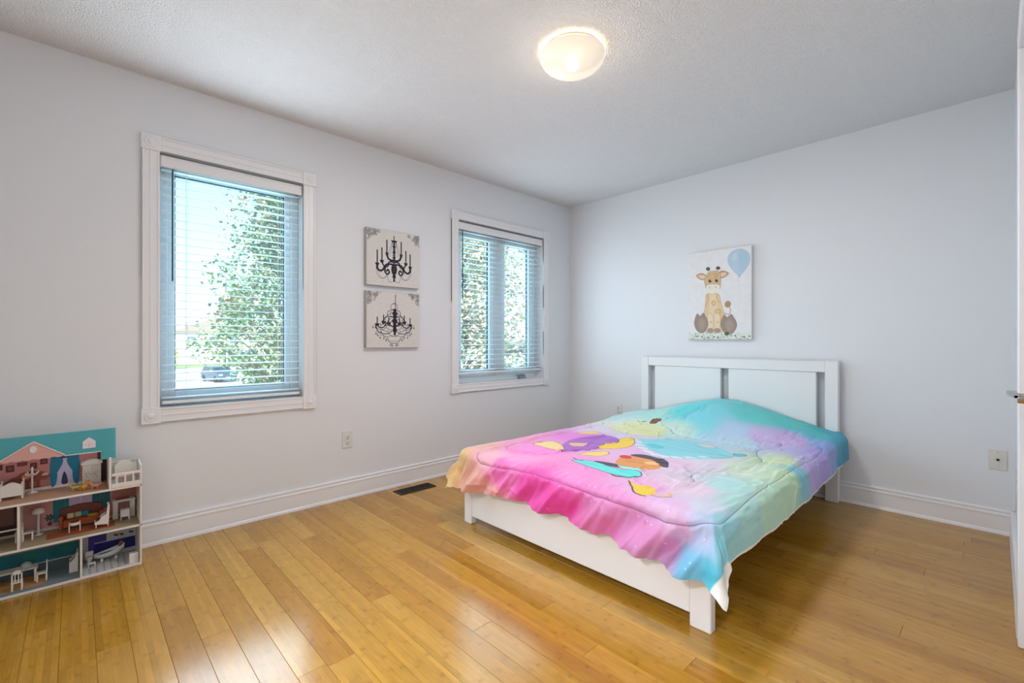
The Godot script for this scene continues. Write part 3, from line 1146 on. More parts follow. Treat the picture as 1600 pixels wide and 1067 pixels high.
func comforter_print(lines: Array) -> Image:
	# dye: colours bleeding into each other between these spots (u, v, red, green, blue)
	var spots := [
		[0.05, 0.99, 226, 190, 128], [0.10, 0.93, 224, 186, 130], [0.20, 0.97, 226, 168, 150], [0.265, 0.99, 226, 158, 150], [0.317, 0.883, 238, 142, 200], [0.311, 0.94, 236, 112, 186],
		[0.441, 0.965, 228, 70, 165], [0.529, 0.96, 228, 62, 162], [0.285, 0.765, 238, 132, 204], [0.246, 0.561, 226, 128, 208], [0.10, 0.70, 234, 150, 190], [0.24, 0.905, 236, 172, 186],
		[0.06, 0.45, 222, 150, 210], [0.545, 0.876, 236, 138, 200], [0.679, 0.92, 226, 140, 200], [0.762, 0.955, 218, 138, 196], [0.822, 0.97, 214, 136, 192], [0.848, 0.94, 216, 168, 208],
		[0.66, 0.985, 218, 116, 176], [0.711, 0.853, 228, 170, 212], [0.822, 0.89, 222, 182, 218], [0.796, 0.78, 226, 200, 220], [0.87, 0.865, 205, 208, 226], [0.876, 0.985, 110, 190, 226],
		[0.94, 0.98, 78, 192, 222], [0.952, 0.92, 132, 206, 218], [0.90, 0.93, 180, 190, 226], [0.948, 0.873, 146, 208, 218], [0.932, 0.798, 168, 216, 208], [0.934, 0.698, 186, 222, 196],
		[0.912, 0.538, 198, 226, 188], [0.878, 0.429, 206, 222, 180], [0.84, 0.543, 208, 226, 204], [0.866, 0.716, 172, 216, 218], [0.935, 0.464, 128, 196, 216], [0.94, 0.384, 186, 172, 228],
		[0.94, 0.27, 178, 160, 228], [0.928, 0.19, 140, 166, 226], [0.928, 0.087, 40, 170, 200], [0.97, 0.072, 22, 142, 186], [0.828, 0.214, 204, 174, 228], [0.743, 0.245, 206, 186, 232],
		[0.659, 0.247, 180, 206, 236], [0.533, 0.217, 128, 216, 230], [0.457, 0.169, 104, 218, 224], [0.673, 0.124, 92, 214, 212], [0.768, 0.095, 66, 204, 200], [0.874, 0.11, 52, 194, 198],
		[0.691, 0.316, 184, 214, 230], [0.307, 0.279, 216, 232, 210], [0.20, 0.32, 226, 228, 222], [0.22, 0.42, 224, 206, 228], [0.307, 0.19, 176, 228, 222], [0.10, 0.20, 190, 224, 226],
		[0.457, 0.299, 198, 226, 216], [0.715, 0.573, 218, 210, 226], [0.653, 0.628, 222, 190, 218], [0.50, 0.60, 226, 176, 218], [0.97, 0.60, 190, 224, 190], [0.985, 0.87, 160, 214, 212],
		[0.40, 0.45, 214, 204, 226], [0.60, 0.45, 200, 214, 226], [0.08, 0.85, 226, 176, 160],
	]
	var sw := 104
	var sh := 124
	var im := Image.create(sw, sh, false, Image.FORMAT_RGB8)
	var wob := noise(91, 0.05, 3)
	for y in sh:
		for x in sw:
			var u := (x + 0.5) / sw + 0.022 * wob.get_noise_2d(x, y)
			var v := (y + 0.5) / sh + 0.022 * wob.get_noise_2d(x + 300, y)
			var acc := Vector3.ZERO
			var tot := 0.0
			for s in spots:
				var dx: float = (u - s[0]) * 1.85
				var dy: float = (v - s[1]) * 2.2
				var k := 1.0 / pow(dx * dx + dy * dy + 0.0006, 2.0)
				acc += Vector3(s[2], s[3], s[4]) * k
				tot += k
			acc /= tot * 255.0
			im.set_pixel(x, y, Color(acc.x, acc.y, acc.z))
	im.resize(1024, 1216, Image.INTERPOLATE_CUBIC)
	var p := Pic.new(4, 4, Color.WHITE)
	p.im = im
	p.w = 1024
	p.h = 1216
	p.to = func(q: Vector2) -> Vector2: return Vector2(q.x * 1024.0, q.y * 1216.0)
	var ink := rgb(44, 38, 60)
	# plain generic motifs in the colours of the printed figures: petals, ribbons, leaves, berries
	var shape := func(pts: Array, col: Color, outline: float, al: float) -> void:
		var s := Pic.smooth(pts, 5, true)
		p.poly(s, col, al, 1.2)
		if outline > 0.0:
			p.line(s, outline, ink, 0.85)
	shape.call(v2([0.22, 0.344, 0.259, 0.272, 0.371, 0.285, 0.43, 0.30, 0.455, 0.38, 0.377, 0.417, 0.273, 0.391]), rgb(226, 228, 160), 0.0, 0.75)
	p.curve(v2([0.24, 0.37, 0.30, 0.405, 0.38, 0.415, 0.44, 0.39, 0.455, 0.33]), 2.0, rgb(120, 130, 70), 0.7)
	p.curve(v2([0.26, 0.29, 0.33, 0.33, 0.42, 0.33]), 2.0, rgb(120, 130, 70), 0.5)
	p.curve(v2([0.28, 0.255, 0.305, 0.265, 0.33, 0.255]), 4.0, rgb(70, 110, 90), 0.8)
	shape.call(v2([0.335, 0.235, 0.36, 0.228, 0.378, 0.245, 0.37, 0.268, 0.345, 0.268]), rgb(140, 82, 50), 2.5, 1.0)
	# cyan fan of petals
	shape.call(v2([0.441, 0.47, 0.462, 0.42, 0.555, 0.366, 0.639, 0.386, 0.72, 0.42, 0.752, 0.471, 0.717, 0.53, 0.639, 0.58, 0.559, 0.566, 0.48, 0.52]), rgb(126, 214, 226), 0.0, 0.85)
	for k in 9:
		var c := Vector2(0.455 + k * 0.030, 0.505 + 0.085 * sin(k * 0.36))
		p.ell(c, 0.020, 0.013, rgb(220, 240, 246), 0.75)
		p.curve([c + Vector2(-0.016, 0.004), c + Vector2(0, 0.013), c + Vector2(0.016, 0.004)], 1.6, ink, 0.7)
	for k in 4:
		p.curve([Vector2(0.74, 0.47), Vector2(0.66 - k * 0.03, 0.44 + k * 0.025), Vector2(0.52 + k * 0.01, 0.41 + k * 0.04)], 1.6, rgb(60, 150, 170), 0.7)
	shape.call(v2([0.49, 0.50, 0.53, 0.49, 0.56, 0.515, 0.53, 0.535]), rgb(80, 196, 208), 0.0, 0.9)
	p.curve(v2([0.70, 0.53, 0.735, 0.50, 0.752, 0.47]), 2.6, ink, 0.8)
	shape.call(v2([0.735, 0.43, 0.76, 0.42, 0.775, 0.44, 0.755, 0.46]), rgb(76, 190, 208), 1.6, 0.95)
	shape.call(v2([0.60, 0.40, 0.64, 0.385, 0.67, 0.405, 0.64, 0.425]), rgb(236, 222, 214), 1.4, 0.7)
	# purple petal with yellow ribbons
	shape.call(v2([0.323, 0.712, 0.27, 0.60, 0.30, 0.50, 0.369, 0.490, 0.431, 0.573, 0.405, 0.648, 0.365, 0.72]), rgb(150, 84, 186), 0.0, 0.8)
	p.curve(v2([0.323, 0.715, 0.365, 0.722, 0.405, 0.648, 0.431, 0.573]), 3.0, ink, 0.8)
	shape.call(v2([0.215, 0.715, 0.235, 0.665, 0.285, 0.668, 0.335, 0.70, 0.345, 0.722, 0.285, 0.728]), rgb(240, 214, 130), 2.0, 0.9)
	shape.call(v2([0.30, 0.64, 0.34, 0.61, 0.36, 0.635, 0.33, 0.66]), rgb(238, 206, 120), 0.0, 0.8)
	shape.call(v2([0.397, 0.620, 0.400, 0.575, 0.41, 0.54, 0.385, 0.50, 0.40, 0.465, 0.445, 0.50, 0.475, 0.56, 0.469, 0.600, 0.427, 0.632]), rgb(244, 202, 48), 2.4, 0.95)
	shape.call(v2([0.21, 0.508, 0.246, 0.455, 0.287, 0.484, 0.245, 0.526]), rgb(238, 204, 110), 1.6, 0.85)
	shape.call(v2([0.425, 0.735, 0.43, 0.675, 0.455, 0.652, 0.485, 0.676, 0.483, 0.716, 0.455, 0.725]), rgb(242, 210, 92), 2.0, 0.95)
	# teal feather-like leaf with dark stem
	shape.call(v2([0.455, 0.792, 0.503, 0.768, 0.593, 0.772, 0.639, 0.76, 0.67, 0.785, 0.655, 0.818, 0.60, 0.818, 0.511, 0.808]), rgb(92, 216, 212), 2.6, 1.0)
	p.curve(v2([0.48, 0.79, 0.55, 0.787, 0.63, 0.792]), 1.8, rgb(40, 130, 140), 0.8)
	p.curve(v2([0.60, 0.822, 0.635, 0.824, 0.665, 0.80]), 4.0, ink, 0.9)
	p.curve(v2([0.44, 0.772, 0.465, 0.782, 0.48, 0.778]), 4.0, ink, 0.9)
	shape.call(v2([0.505, 0.762, 0.545, 0.742, 0.575, 0.738, 0.590, 0.758, 0.555, 0.768]), ink, 0.0, 0.95)
	# orange blossom with a red berry and dark leaves
	shape.call(v2([0.555, 0.735, 0.53, 0.66, 0.57, 0.628, 0.62, 0.628, 0.65, 0.655, 0.667, 0.70, 0.63, 0.745]), rgb(222, 146, 78), 0.0, 1.0)
	shape.call(v2([0.535, 0.645, 0.555, 0.612, 0.61, 0.612, 0.652, 0.64, 0.68, 0.69, 0.645, 0.675, 0.60, 0.64]), ink, 0.0, 0.92)
	p.curve(v2([0.56, 0.70, 0.60, 0.685, 0.65, 0.69]), 2.2, rgb(120, 66, 34), 0.8)
	p.ell(Vector2(0.625, 0.675), 0.022, 0.012, rgb(242, 196, 130), 0.9)
	p.ell(Vector2(0.536, 0.668), 0.018, 0.015, rgb(206, 32, 52))
	shape.call(v2([0.57, 0.745, 0.62, 0.735, 0.655, 0.748, 0.61, 0.765]), rgb(150, 226, 220), 1.6, 0.95)
	# gold curl
	shape.call(v2([0.672, 0.838, 0.70, 0.842, 0.722, 0.828, 0.745, 0.84, 0.758, 0.865, 0.745, 0.888, 0.725, 0.885, 0.70, 0.862]), rgb(236, 198, 44), 0.0, 1.0)
	p.curve(v2([0.668, 0.832, 0.70, 0.862, 0.725, 0.888, 0.752, 0.888]), 4.0, ink, 0.85)
	p.curve(v2([0.755, 0.868, 0.775, 0.868, 0.79, 0.855, 0.782, 0.842, 0.765, 0.85]), 5.0, rgb(226, 184, 50))
	p.curve(v2([0.757, 0.874, 0.778, 0.875, 0.797, 0.858]), 2.2, ink, 0.8)
	# stitching thread
	for l in lines:
		p.line(Pic.smooth(l, 6), 2.2, rgb(96, 70, 112), 0.6)
	# glitter dots
	var rng := RandomNumberGenerator.new()
	rng.seed = 5
	for k in 60:
		p.ell(Vector2(rng.randf_range(0.35, 0.9), rng.randf_range(0.7, 0.99)), 0.0016, 0.0014, rgb(250, 238, 250), 0.7)
	# undyed white corner and right hem
	p.poly(v2([1.01, 0.86, 1.01, 1.01, 0.945, 1.01]), rgb(238, 234, 228), 1.0, 2.0)
	p.line(v2([0.999, 0.10, 0.999, 0.95]), 6.0, rgb(238, 236, 230), 0.9)
	return im


# ------------------------------------------------------------------ wall pictures
# a stretched canvas: wrapped body with its printed face. right/up span the face, out is the wall's normal
func canvas(label: String, at: Vector3, out: Vector3, size: Vector2, face: Material, side: Material, group := "") -> Node3D:
	var t := thing("canvas_print", label, "picture", at, 0.0, group)
	var right := Vector3.UP.cross(out)
	var bs := Basis(right, Vector3.UP, out)
	var b := Mb.new()
	b.box(Vector3(0, 0, 0.017), Vector3(size.x, size.y, 0.034), 0.003, Transform3D(bs, Vector3.ZERO))
	put("wrapped_canvas", b.done(), side, t)
	var f := Mb.new(Vector3.ZERO, func(p: Vector3) -> Vector2: return Vector2(p.dot(right) / size.x + 0.5, 0.5 - p.y / size.y))
	f.box(Vector3(0, 0, 0.0344), Vector3(size.x - 0.004, size.y - 0.004, 0.0012), 0.0004, Transform3D(bs, Vector3.ZERO))
	put("printed_face", f.done(), face, t)
	return t


func giraffe_canvas() -> void:
	var p := Pic.new(540, 760, rgb(232, 232, 232))
	# picture coordinates: a slightly perspective drawing sheet mapped to the canvas
	p.to = func(q: Vector2) -> Vector2:
		var u := (q.x - 130.0) / 537.0
		var top := 197.0 - 67.0 * u
		var bot := 910.0 - 5.0 * u
		return Vector2(u * 540.0, (q.y - top) / (bot - top) * 760.0)
	var ol := rgb(120, 92, 58)
	var tan_ := rgb(228, 198, 158)
	var lt := rgb(238, 214, 184)
	var blot := noise(14, 0.012, 2)
	for y in 760:
		for x in 540:
			var k := 0.015 * blot.get_noise_2d(x, y)
			p.im.set_pixel(x, y, Color(0.91 + k, 0.905 + k, 0.91 + k))
	# balloon
	var bal := Pic.smooth(v2([565, 162, 610, 170, 645, 200, 655, 245, 640, 300, 605, 350, 572, 380, 535, 350, 500, 305, 482, 260, 488, 215, 520, 178]), 5, true)
	p.poly(bal, rgb(184, 208, 226), 1.0, 1.0)
	p.poly(Pic.smooth(v2([572, 170, 630, 195, 648, 245, 630, 305, 590, 352, 572, 372]), 5, true), rgb(174, 201, 222), 0.6, 6.0)
	p.ell(Vector2(535, 225), 20, 34, rgb(204, 224, 238), 0.6, 0.3, 8.0)
	p.line(bal, 1.6, rgb(110, 140, 165), 0.7)
	p.poly(v2([572, 376, 562, 392, 584, 390]), rgb(150, 184, 210))
	p.curve(v2([573, 392, 566, 415, 572, 440, 560, 470]), 1.2, rgb(170, 170, 175), 0.8)
	# tail
	p.curve(v2([455, 690, 490, 700, 502, 660, 488, 630]), 7.0, rgb(196, 156, 112))
	p.ell(Vector2(480, 615), 25, 28, rgb(176, 142, 100), 1.0, 0.3, 3.0)
	# body
	var body := Pic.smooth(v2([305, 530, 400, 530, 425, 600, 445, 670, 470, 760, 455, 830, 420, 850, 300, 850, 275, 800, 270, 720, 290, 640]), 5, true)
	p.poly(body, tan_, 1.0, 1.2)
	p.poly(Pic.smooth(v2([335, 540, 380, 540, 395, 640, 400, 760, 395, 840, 320, 840, 318, 720, 325, 620]), 5, true), lt, 0.7, 5.0)
	p.line(body, 1.8, ol, 0.7)
	p.curve(v2([305, 535, 318, 570, 300, 610, 292, 640]), 4.0, rgb(186, 142, 84), 0.9)
	p.curve(v2([400, 535, 388, 560, 410, 600]), 4.0, rgb(186, 142, 84), 0.9)
	for s in [v2([345, 600, 362, 585, 380, 602, 362, 628]), v2([372, 672, 392, 655, 418, 662, 415, 695, 392, 702])]:
		var q := Pic.smooth(s, 5, true)
		p.poly(q, rgb(216, 176, 124), 0.45)
		p.line(q, 3.0, rgb(160, 118, 60), 0.85)
	p.curve(v2([430, 680, 425, 740, 420, 800]), 4.0, rgb(190, 146, 86), 0.7)
	# legs and feet
	for x in [335.0, 393.0]:
		var lg := Pic.smooth(v2([x - 24, 700, x + 20, 700, x + 22, 790, x + 24, 845, x - 26, 845, x - 22, 780]), 5, true)
		p.poly(lg, lt, 0.95, 1.0)
		p.line(lg, 1.8, ol, 0.6)
		p.ell(Vector2(x, 832), 27, 20, rgb(168, 150, 140), 1.0, 0.0, 1.5)
		p.ell(Vector2(x + 4, 762), 9, 10, rgb(214, 178, 130), 0.8)
	# split egg shells either side
	for e in [[255.0, 775.0, 60.0], [488.0, 785.0, 64.0]]:
		var sh := Pic.smooth(v2([e[0] - e[2], e[1] - 20, e[0] - e[2] * 0.8, e[1] - 62, e[0] - e[2] * 0.55, e[1] - 82, e[0] - e[2] * 0.2, e[1] - 62, e[0], e[1] - 72, e[0] + e[2] * 0.35, e[1] - 88, e[0] + e[2] * 0.6, e[1] - 64, e[0] + e[2] * 0.9, e[1] - 30, e[0] + e[2], e[1] + 12, e[0] + e[2] * 0.55, e[1] + 66, e[0], e[1] + 80, e[0] - e[2] * 0.6, e[1] + 60, e[0] - e[2] * 0.98, e[1] + 20]), 3, true)
		p.poly(sh, rgb(156, 138, 128), 1.0, 1.2)
		p.ell(Vector2(e[0] + 6, e[1] + 6), e[2] * 0.55, 50, rgb(178, 158, 144), 0.75, 0.0, 14.0)
		p.line(sh, 1.6, rgb(84, 70, 62), 0.7)
	# ears, head, horns, muzzle
	for s in [[v2([292, 372, 250, 358, 212, 378, 245, 408, 288, 412]), v2([288, 380, 252, 372, 228, 380, 252, 400, 286, 402])], [v2([410, 352, 440, 338, 488, 358, 460, 388, 418, 398]), v2([418, 362, 444, 352, 472, 360, 452, 380, 420, 388])]]:
		p.poly(Pic.smooth(s[0], 5, true), rgb(196, 160, 116))
		p.poly(Pic.smooth(s[1], 5, true), rgb(232, 202, 182))
		p.line(Pic.smooth(s[0], 5, true), 1.6, ol, 0.8)
	for s in [v2([328, 362, 318, 325]), v2([390, 352, 398, 318])]:
		p.line(s, 16.0, rgb(150, 128, 106))
		p.line(s, 12.0, rgb(228, 216, 202))
	p.ell(Vector2(315, 322), 18, 15, rgb(94, 84, 82), 1.0, 0.0, 1.5)
	p.ell(Vector2(400, 316), 18, 14, rgb(94, 84, 82), 1.0, 0.0, 1.5)
	var hd := Pic.smooth(v2([300, 372, 340, 342, 395, 342, 420, 372, 424, 430, 410, 500, 370, 520, 320, 512, 296, 480, 284, 420]), 5, true)
	p.poly(hd, rgb(214, 182, 138), 1.0, 1.2)
	p.line(hd, 1.8, ol, 0.8)
	p.curve(v2([300, 395, 322, 382, 330, 358]), 3.0, rgb(160, 118, 60), 0.9)
	p.curve(v2([365, 360, 382, 366, 392, 380, 378, 392, 366, 384]), 3.0, rgb(160, 118, 60), 0.9)
	p.poly(Pic.smooth(v2([300, 462, 330, 450, 390, 448, 412, 458, 412, 500, 385, 520, 330, 526, 302, 508]), 5, true), rgb(236, 230, 218), 1.0, 1.5)
	p.curve(v2([298, 462, 330, 450, 390, 448, 414, 456]), 2.0, ol, 0.7)
	p.ell(Vector2(330, 478), 5, 6, rgb(180, 160, 140))
	p.ell(Vector2(380, 474), 5, 6, rgb(180, 160, 140))
	p.ell(Vector2(332, 422), 12, 13, rgb(40, 28, 24))
	p.ell(Vector2(387, 419), 12, 13, rgb(40, 28, 24))
	p.ell(Vector2(336, 417), 3.5, 4, rgb(240, 236, 230))
	p.ell(Vector2(391, 414), 3.5, 4, rgb(240, 236, 230))
	# meadow along the lower edge
	var rng := RandomNumberGenerator.new()
	rng.seed = 3
	p.poly(Pic.smooth(v2([150, 872, 220, 852, 320, 860, 430, 852, 520, 858, 600, 850, 662, 862, 664, 908, 300, 912, 140, 912]), 4, true), rgb(218, 228, 206), 0.45, 10.0)
	var gcol := [rgb(110, 140, 90), rgb(150, 172, 120), rgb(120, 120, 110), rgb(190, 198, 160), rgb(86, 110, 74)]
	for k in 120:
		var c := Vector2(rng.randf_range(145, 660), rng.randf_range(856, 908))
		p.ell(c, rng.randf_range(2, 7), rng.randf_range(2, 5), gcol[rng.randi() % 5], 0.55, rng.randf() * 3.0)
	for c in [Vector2(215, 880), Vector2(262, 884), Vector2(315, 888), Vector2(365, 882), Vector2(398, 888), Vector2(540, 872), Vector2(610, 882), Vector2(650, 876)]:
		p.ell(c + Vector2(0, 2), 8, 6, rgb(74, 82, 74), 0.8, 0.4)
	p.ell(Vector2(472, 858), 20, 15, rgb(62, 96, 58), 0.9, 0.0, 3.0)
	canvas("tall white nursery canvas with a painted giraffe and pale blue balloon above the headboard", Vector3(1.526, 1.433, 0.0), Vector3.BACK, Vector2(0.500, 0.710), textured("giraffe_print", p.im, 0.7), mat("canvas_white", Color(0.88, 0.88, 0.88), 0.8))


func canvas_ground(seed_: int) -> Pic:
	var p := Pic.new(480, 480, rgb(222, 218, 212))
	var n := noise(seed_, 0.02, 3)
	for y in 480:
		for x in 480:
			var k := 0.02 * n.get_noise_2d(x, y * 3.0)
			p.im.set_pixel(x, y, Color(0.855 + k, 0.842 + k, 0.825 + k))
	# worn board joints and a faint ruled band low down
	for y in [0.765, 0.87, 0.93]:
		for k in 12:
			var x0 := 0.03 + k * 0.08
			p.line([Vector2(x0 * 480, y * 480 + 2 * sin(k * 3.1)), Vector2((x0 + 0.055) * 480, y * 480 + 2 * sin(k * 3.1 + 1.0))], 1.6, rgb(176, 170, 162), 0.5)
	# scrolled corners at the top
	p.pen = 1.45
	var g := rgb(140, 138, 140)
	var rng := RandomNumberGenerator.new()
	rng.seed = seed_
	for s in [0, 1]:
		for k in 38:
			var f := Vector2(rng.randf(), rng.randf())
			if f.x + f.y > 1.05:
				f = Vector2(1, 1) - f
			var c := Vector2(f.x * 0.26 + 0.015, f.y * 0.22 + 0.015) * 480
			if s == 1:
				c.x = 480 - c.x * 0.85
			var r := rng.randf_range(9, 17)
			var pts: Array = []
			var a0 := rng.randf() * TAU
			for i in 10:
				pts.append(c + Vector2(cos(a0 + i * 0.65), sin(a0 + i * 0.65)) * r * (1.0 - i * 0.085))
			p.curve(pts, 3.6, g, 0.75, 1.6)
	return p


func chandelier_canvases() -> void:
	var ink := rgb(22, 22, 40)
	var side := mat("canvas_grey", Color(0.72, 0.71, 0.70), 0.8)
	# upper picture; drawn for the left half and mirrored about the column
	var p := canvas_ground(33)
	var pl := func(l: Array, mir: bool) -> Array:
		var out: Array = []
		for i in range(0, l.size(), 2):
			out.append(Vector2((0.5 + l[i] * (1.0 if mir else -1.0)) * 480, l[i + 1] * 480))
		return out
	p.line(v2([240, 44, 240, 80]), 5, ink)
	p.poly(v2([212, 80, 268, 80, 258, 98, 222, 98]), ink)
	for i in 7:
		p.ell(Vector2(240, 110 + i * 24), 8 + (i % 2) * 5, 13, ink)
	for mir in [false, true]:
		for k in [0.03, 0.075, 0.115]:
			p.curve(pl.call([0.03, 0.19, k * 0.75, 0.34, k, 0.46], mir), 1.6, ink, 0.75)
		p.curve(pl.call([0.13, 0.445, 0.11, 0.50, 0.06, 0.53, 0.0, 0.525], mir), 11, ink)
		p.line(pl.call([0.135, 0.18, 0.135, 0.41], mir), 7, ink)
		p.poly(pl.call([0.165, 0.40, 0.105, 0.40, 0.12, 0.455, 0.15, 0.455], mir), ink)
		# two lower arms with scrolls
		p.curve(pl.call([0.31, 0.63, 0.305, 0.70, 0.26, 0.735, 0.205, 0.71, 0.175, 0.65, 0.12, 0.605, 0.03, 0.60], mir), 12, ink, 1.0, 10)
		p.curve(pl.call([0.22, 0.57, 0.205, 0.62, 0.16, 0.66, 0.11, 0.63, 0.10, 0.575, 0.05, 0.555, 0.0, 0.57], mir), 8, ink)
		p.curve(pl.call([0.165, 0.66, 0.17, 0.74, 0.13, 0.785, 0.09, 0.75, 0.115, 0.70, 0.14, 0.73], mir), 9, ink)
		p.line(pl.call([0.31, 0.38, 0.31, 0.60], mir), 7, ink)
		p.line(pl.call([0.225, 0.33, 0.225, 0.54], mir), 7, ink)
		for c in [[0.31, 0.60], [0.225, 0.545]]:
			p.poly(pl.call([c[0] - 0.04, c[1], c[0] + 0.04, c[1], c[0] + 0.018, c[1] + 0.05, c[0] - 0.018, c[1] + 0.05], mir), ink)
		p.curve(pl.call([0.33, 0.67, 0.31, 0.80, 0.22, 0.87, 0.13, 0.80], mir), 1.8, ink, 0.8)
		p.curve(pl.call([0.30, 0.74, 0.26, 0.83, 0.17, 0.86, 0.11, 0.76], mir), 1.4, ink, 0.7)
		p.curve(pl.call([0.13, 0.80, 0.10, 0.91, 0.05, 0.915, 0.0, 0.90], mir), 1.8, ink, 0.8)
	p.ell(Vector2(240, 330), 26, 50, ink)
	for k in 9:
		p.ell(Vector2(232 + (k % 3) * 8, 305 + int(k / 3.0) * 20), 2.4, 4, rgb(150, 150, 165), 0.6)
	p.ell(Vector2(240, 392), 15, 20, ink)
	p.ell(Vector2(240, 424), 9, 14, ink)
	canvas("square canvas of a black candelabra chandelier, upper of the two between the windows", Vector3(0.0, 1.660, 2.038), Vector3.RIGHT, Vector2(0.426, 0.402), textured("chandelier_print", p.im, 0.75), side, "chandelier canvases")
	# lower picture
	p = canvas_ground(34)
	p.line(v2([252, 20, 252, 150]), 4, ink)
	for mir in [false, true]:
		# stacked cages of the crown
		p.curve(pl.call([-0.02, 0.20, 0.05, 0.23, 0.055, 0.30, -0.02, 0.32], mir), 2.4, ink)
		p.curve(pl.call([-0.02, 0.32, 0.10, 0.34, 0.115, 0.43, -0.02, 0.46], mir), 3.0, ink)
		p.curve(pl.call([0.05, 0.34, 0.07, 0.38, 0.055, 0.44], mir), 2.2, ink)
		p.curve(pl.call([0.0, 0.45, 0.12, 0.44, 0.18, 0.50, 0.20, 0.58, 0.0, 0.62], mir), 3.6, ink)
		p.curve(pl.call([0.06, 0.47, 0.12, 0.53, 0.10, 0.60], mir), 3.0, ink)
		# inner lattice
		p.curve(pl.call([0.02, 0.36, 0.09, 0.40, 0.16, 0.45, 0.22, 0.53], mir), 2.4, ink)
		p.curve(pl.call([0.03, 0.50, 0.09, 0.56, 0.17, 0.55, 0.24, 0.60], mir), 3.2, ink)
		p.curve(pl.call([0.15, 0.50, 0.16, 0.58, 0.12, 0.66, 0.05, 0.68], mir), 2.6, ink)
		p.curve(pl.call([0.25, 0.56, 0.25, 0.64, 0.18, 0.70, 0.10, 0.70], mir), 2.4, ink)
		p.curve(pl.call([0.0, 0.80, 0.07, 0.78, 0.12, 0.72], mir), 2.4, ink)
		# arms, candles and cups
		p.curve(pl.call([0.31, 0.58, 0.27, 0.64, 0.19, 0.63, 0.14, 0.57, 0.06, 0.60, 0.0, 0.64], mir), 6, ink)
		p.curve(pl.call([0.33, 0.60, 0.30, 0.70, 0.20, 0.75, 0.10, 0.74, 0.03, 0.69], mir), 4, ink)
		p.curve(pl.call([0.36, 0.60, 0.30, 0.66, 0.22, 0.68, 0.15, 0.64], mir), 2.4, ink)
		for c in [[0.31, 0.46, 0.585], [0.195, 0.42, 0.54], [0.10, 0.46, 0.56]]:
			p.line(pl.call([c[0], c[1], c[0], c[2]], mir), 6, ink)
			p.poly(pl.call([c[0] - 0.045, c[2] - 0.015, c[0] + 0.045, c[2] - 0.015, c[0] + 0.022, c[2] + 0.03, c[0] - 0.022, c[2] + 0.03], mir), ink)
		# strings of drops
		p.curve(pl.call([0.34, 0.64, 0.27, 0.75, 0.14, 0.80, 0.02, 0.78], mir), 1.8, ink, 0.85)
		p.curve(pl.call([0.13, 0.80, 0.09, 0.90, 0.04, 0.92, -0.02, 0.92], mir), 2.2, ink, 0.9)
		p.curve(pl.call([0.22, 0.75, 0.15, 0.83, 0.08, 0.88, 0.0, 0.88], mir), 1.8, ink, 0.85)
		for d in [[0.385, 0.63], [0.34, 0.63], [0.33, 0.74], [0.30, 0.77], [0.26, 0.81], [0.19, 0.82], [0.15, 0.86], [0.065, 0.94], [0.035, 0.95], [0.24, 0.71]]:
			p.line(pl.call([d[0], d[1] - 0.035, d[0], d[1]], mir), 1.5, ink)
			p.ell(pl.call([d[0], d[1] + 0.012], mir)[0], 4.5, 7.5, ink)
	for q in [[0.33, 14, 16], [0.385, 22, 18], [0.44, 18, 20], [0.52, 24, 24], [0.60, 16, 30], [0.68, 18, 26], [0.74, 10, 20]]:
		p.ell(Vector2(246, q[0] * 480), q[1], q[2], ink)
	canvas("square canvas of a black crystal-drop chandelier, lower of the two between the windows", Vector3(0.0, 1.219, 2.038), Vector3.RIGHT, Vector2(0.426, 0.402), textured("crystal_print", p.im, 0.75), side, "chandelier canvases")


# ------------------------------------------------------------------ fittings
func ceiling_lamp() -> void:
	var at := Vector3(1.655, H, 2.005)
	var t := thing("ceiling_light", "round frosted-glass dome light, lit, flush on the white ceiling", "lamp", at)
	var b := Mb.new()
	b.lathe([Vector2(0.0, -0.001), Vector2(0.135, -0.001), Vector2(0.135, -0.020), Vector2(0.128, -0.026), Vector2(0.0, -0.026)], Vector3.ZERO, 40)
	put("base", b.done(), mat("plastic_white"), t)
	var g := Mb.new()
	var pr: Array = [Vector2(0.148, -0.020), Vector2(0.153, -0.024)]
	for i in 13:
		var a := PI / 2 * i / 12.0
		pr.append(Vector2(0.153 * cos(a), -0.028 - 0.078 * sin(a)))
	g.lathe(pr, Vector3.ZERO, 48)
	var gm := mat("lamp_glass", Color(0.96, 0.94, 0.90, 0.97), 0.35)
	gm.transparency = BaseMaterial3D.TRANSPARENCY_ALPHA
	gm.emission_enabled = true
	gm.emission = Color(1.0, 0.94, 0.84)
	gm.emission_energy_multiplier = 0.30
	put("dome", g.done(), gm, t)
	var bu := Mb.new()
	bu.lathe([Vector2(0.0, -0.028), Vector2(0.014, -0.030), Vector2(0.016, -0.040), Vector2(0.030, -0.062), Vector2(0.030, -0.076), Vector2(0.018, -0.090), Vector2(0.0, -0.094)], Vector3.ZERO, 20)
	var bm := mat("lamp_bulb", Color(1, 1, 1), 0.4)
	bm.emission_enabled = true
	bm.emission = Color(1.0, 0.93, 0.82)
	bm.emission_energy_multiplier = 20.0
	put("bulb", bu.done(), bm, t)
	var l := AreaLight3D.new()
	l.name = "lamp_light"
	l.position = at + Vector3(0, -0.125, 0)
	l.rotation_degrees.x = -90.0
	l.area_size = Vector2(0.25, 0.25)
	l.light_color = Color(1.0, 0.98, 0.965)
	l.light_energy = 1.8
	l.area_range = 9.0
	l.area_attenuation = 2.0
	l.shadow_enabled = true
	add_child(l)
	# the bulb's own light, which leaves the dome sideways over the ceiling
	var k := OmniLight3D.new()
	k.name = "bulb_light"
	k.position = at + Vector3(0, -0.066, 0)
	k.light_color = Color(1.0, 0.93, 0.84)
	k.light_energy = 0.03
	k.light_size = 0.03
	k.omni_range = 9.0
	k.omni_attenuation = 2.0
	k.shadow_enabled = true
	add_child(k)


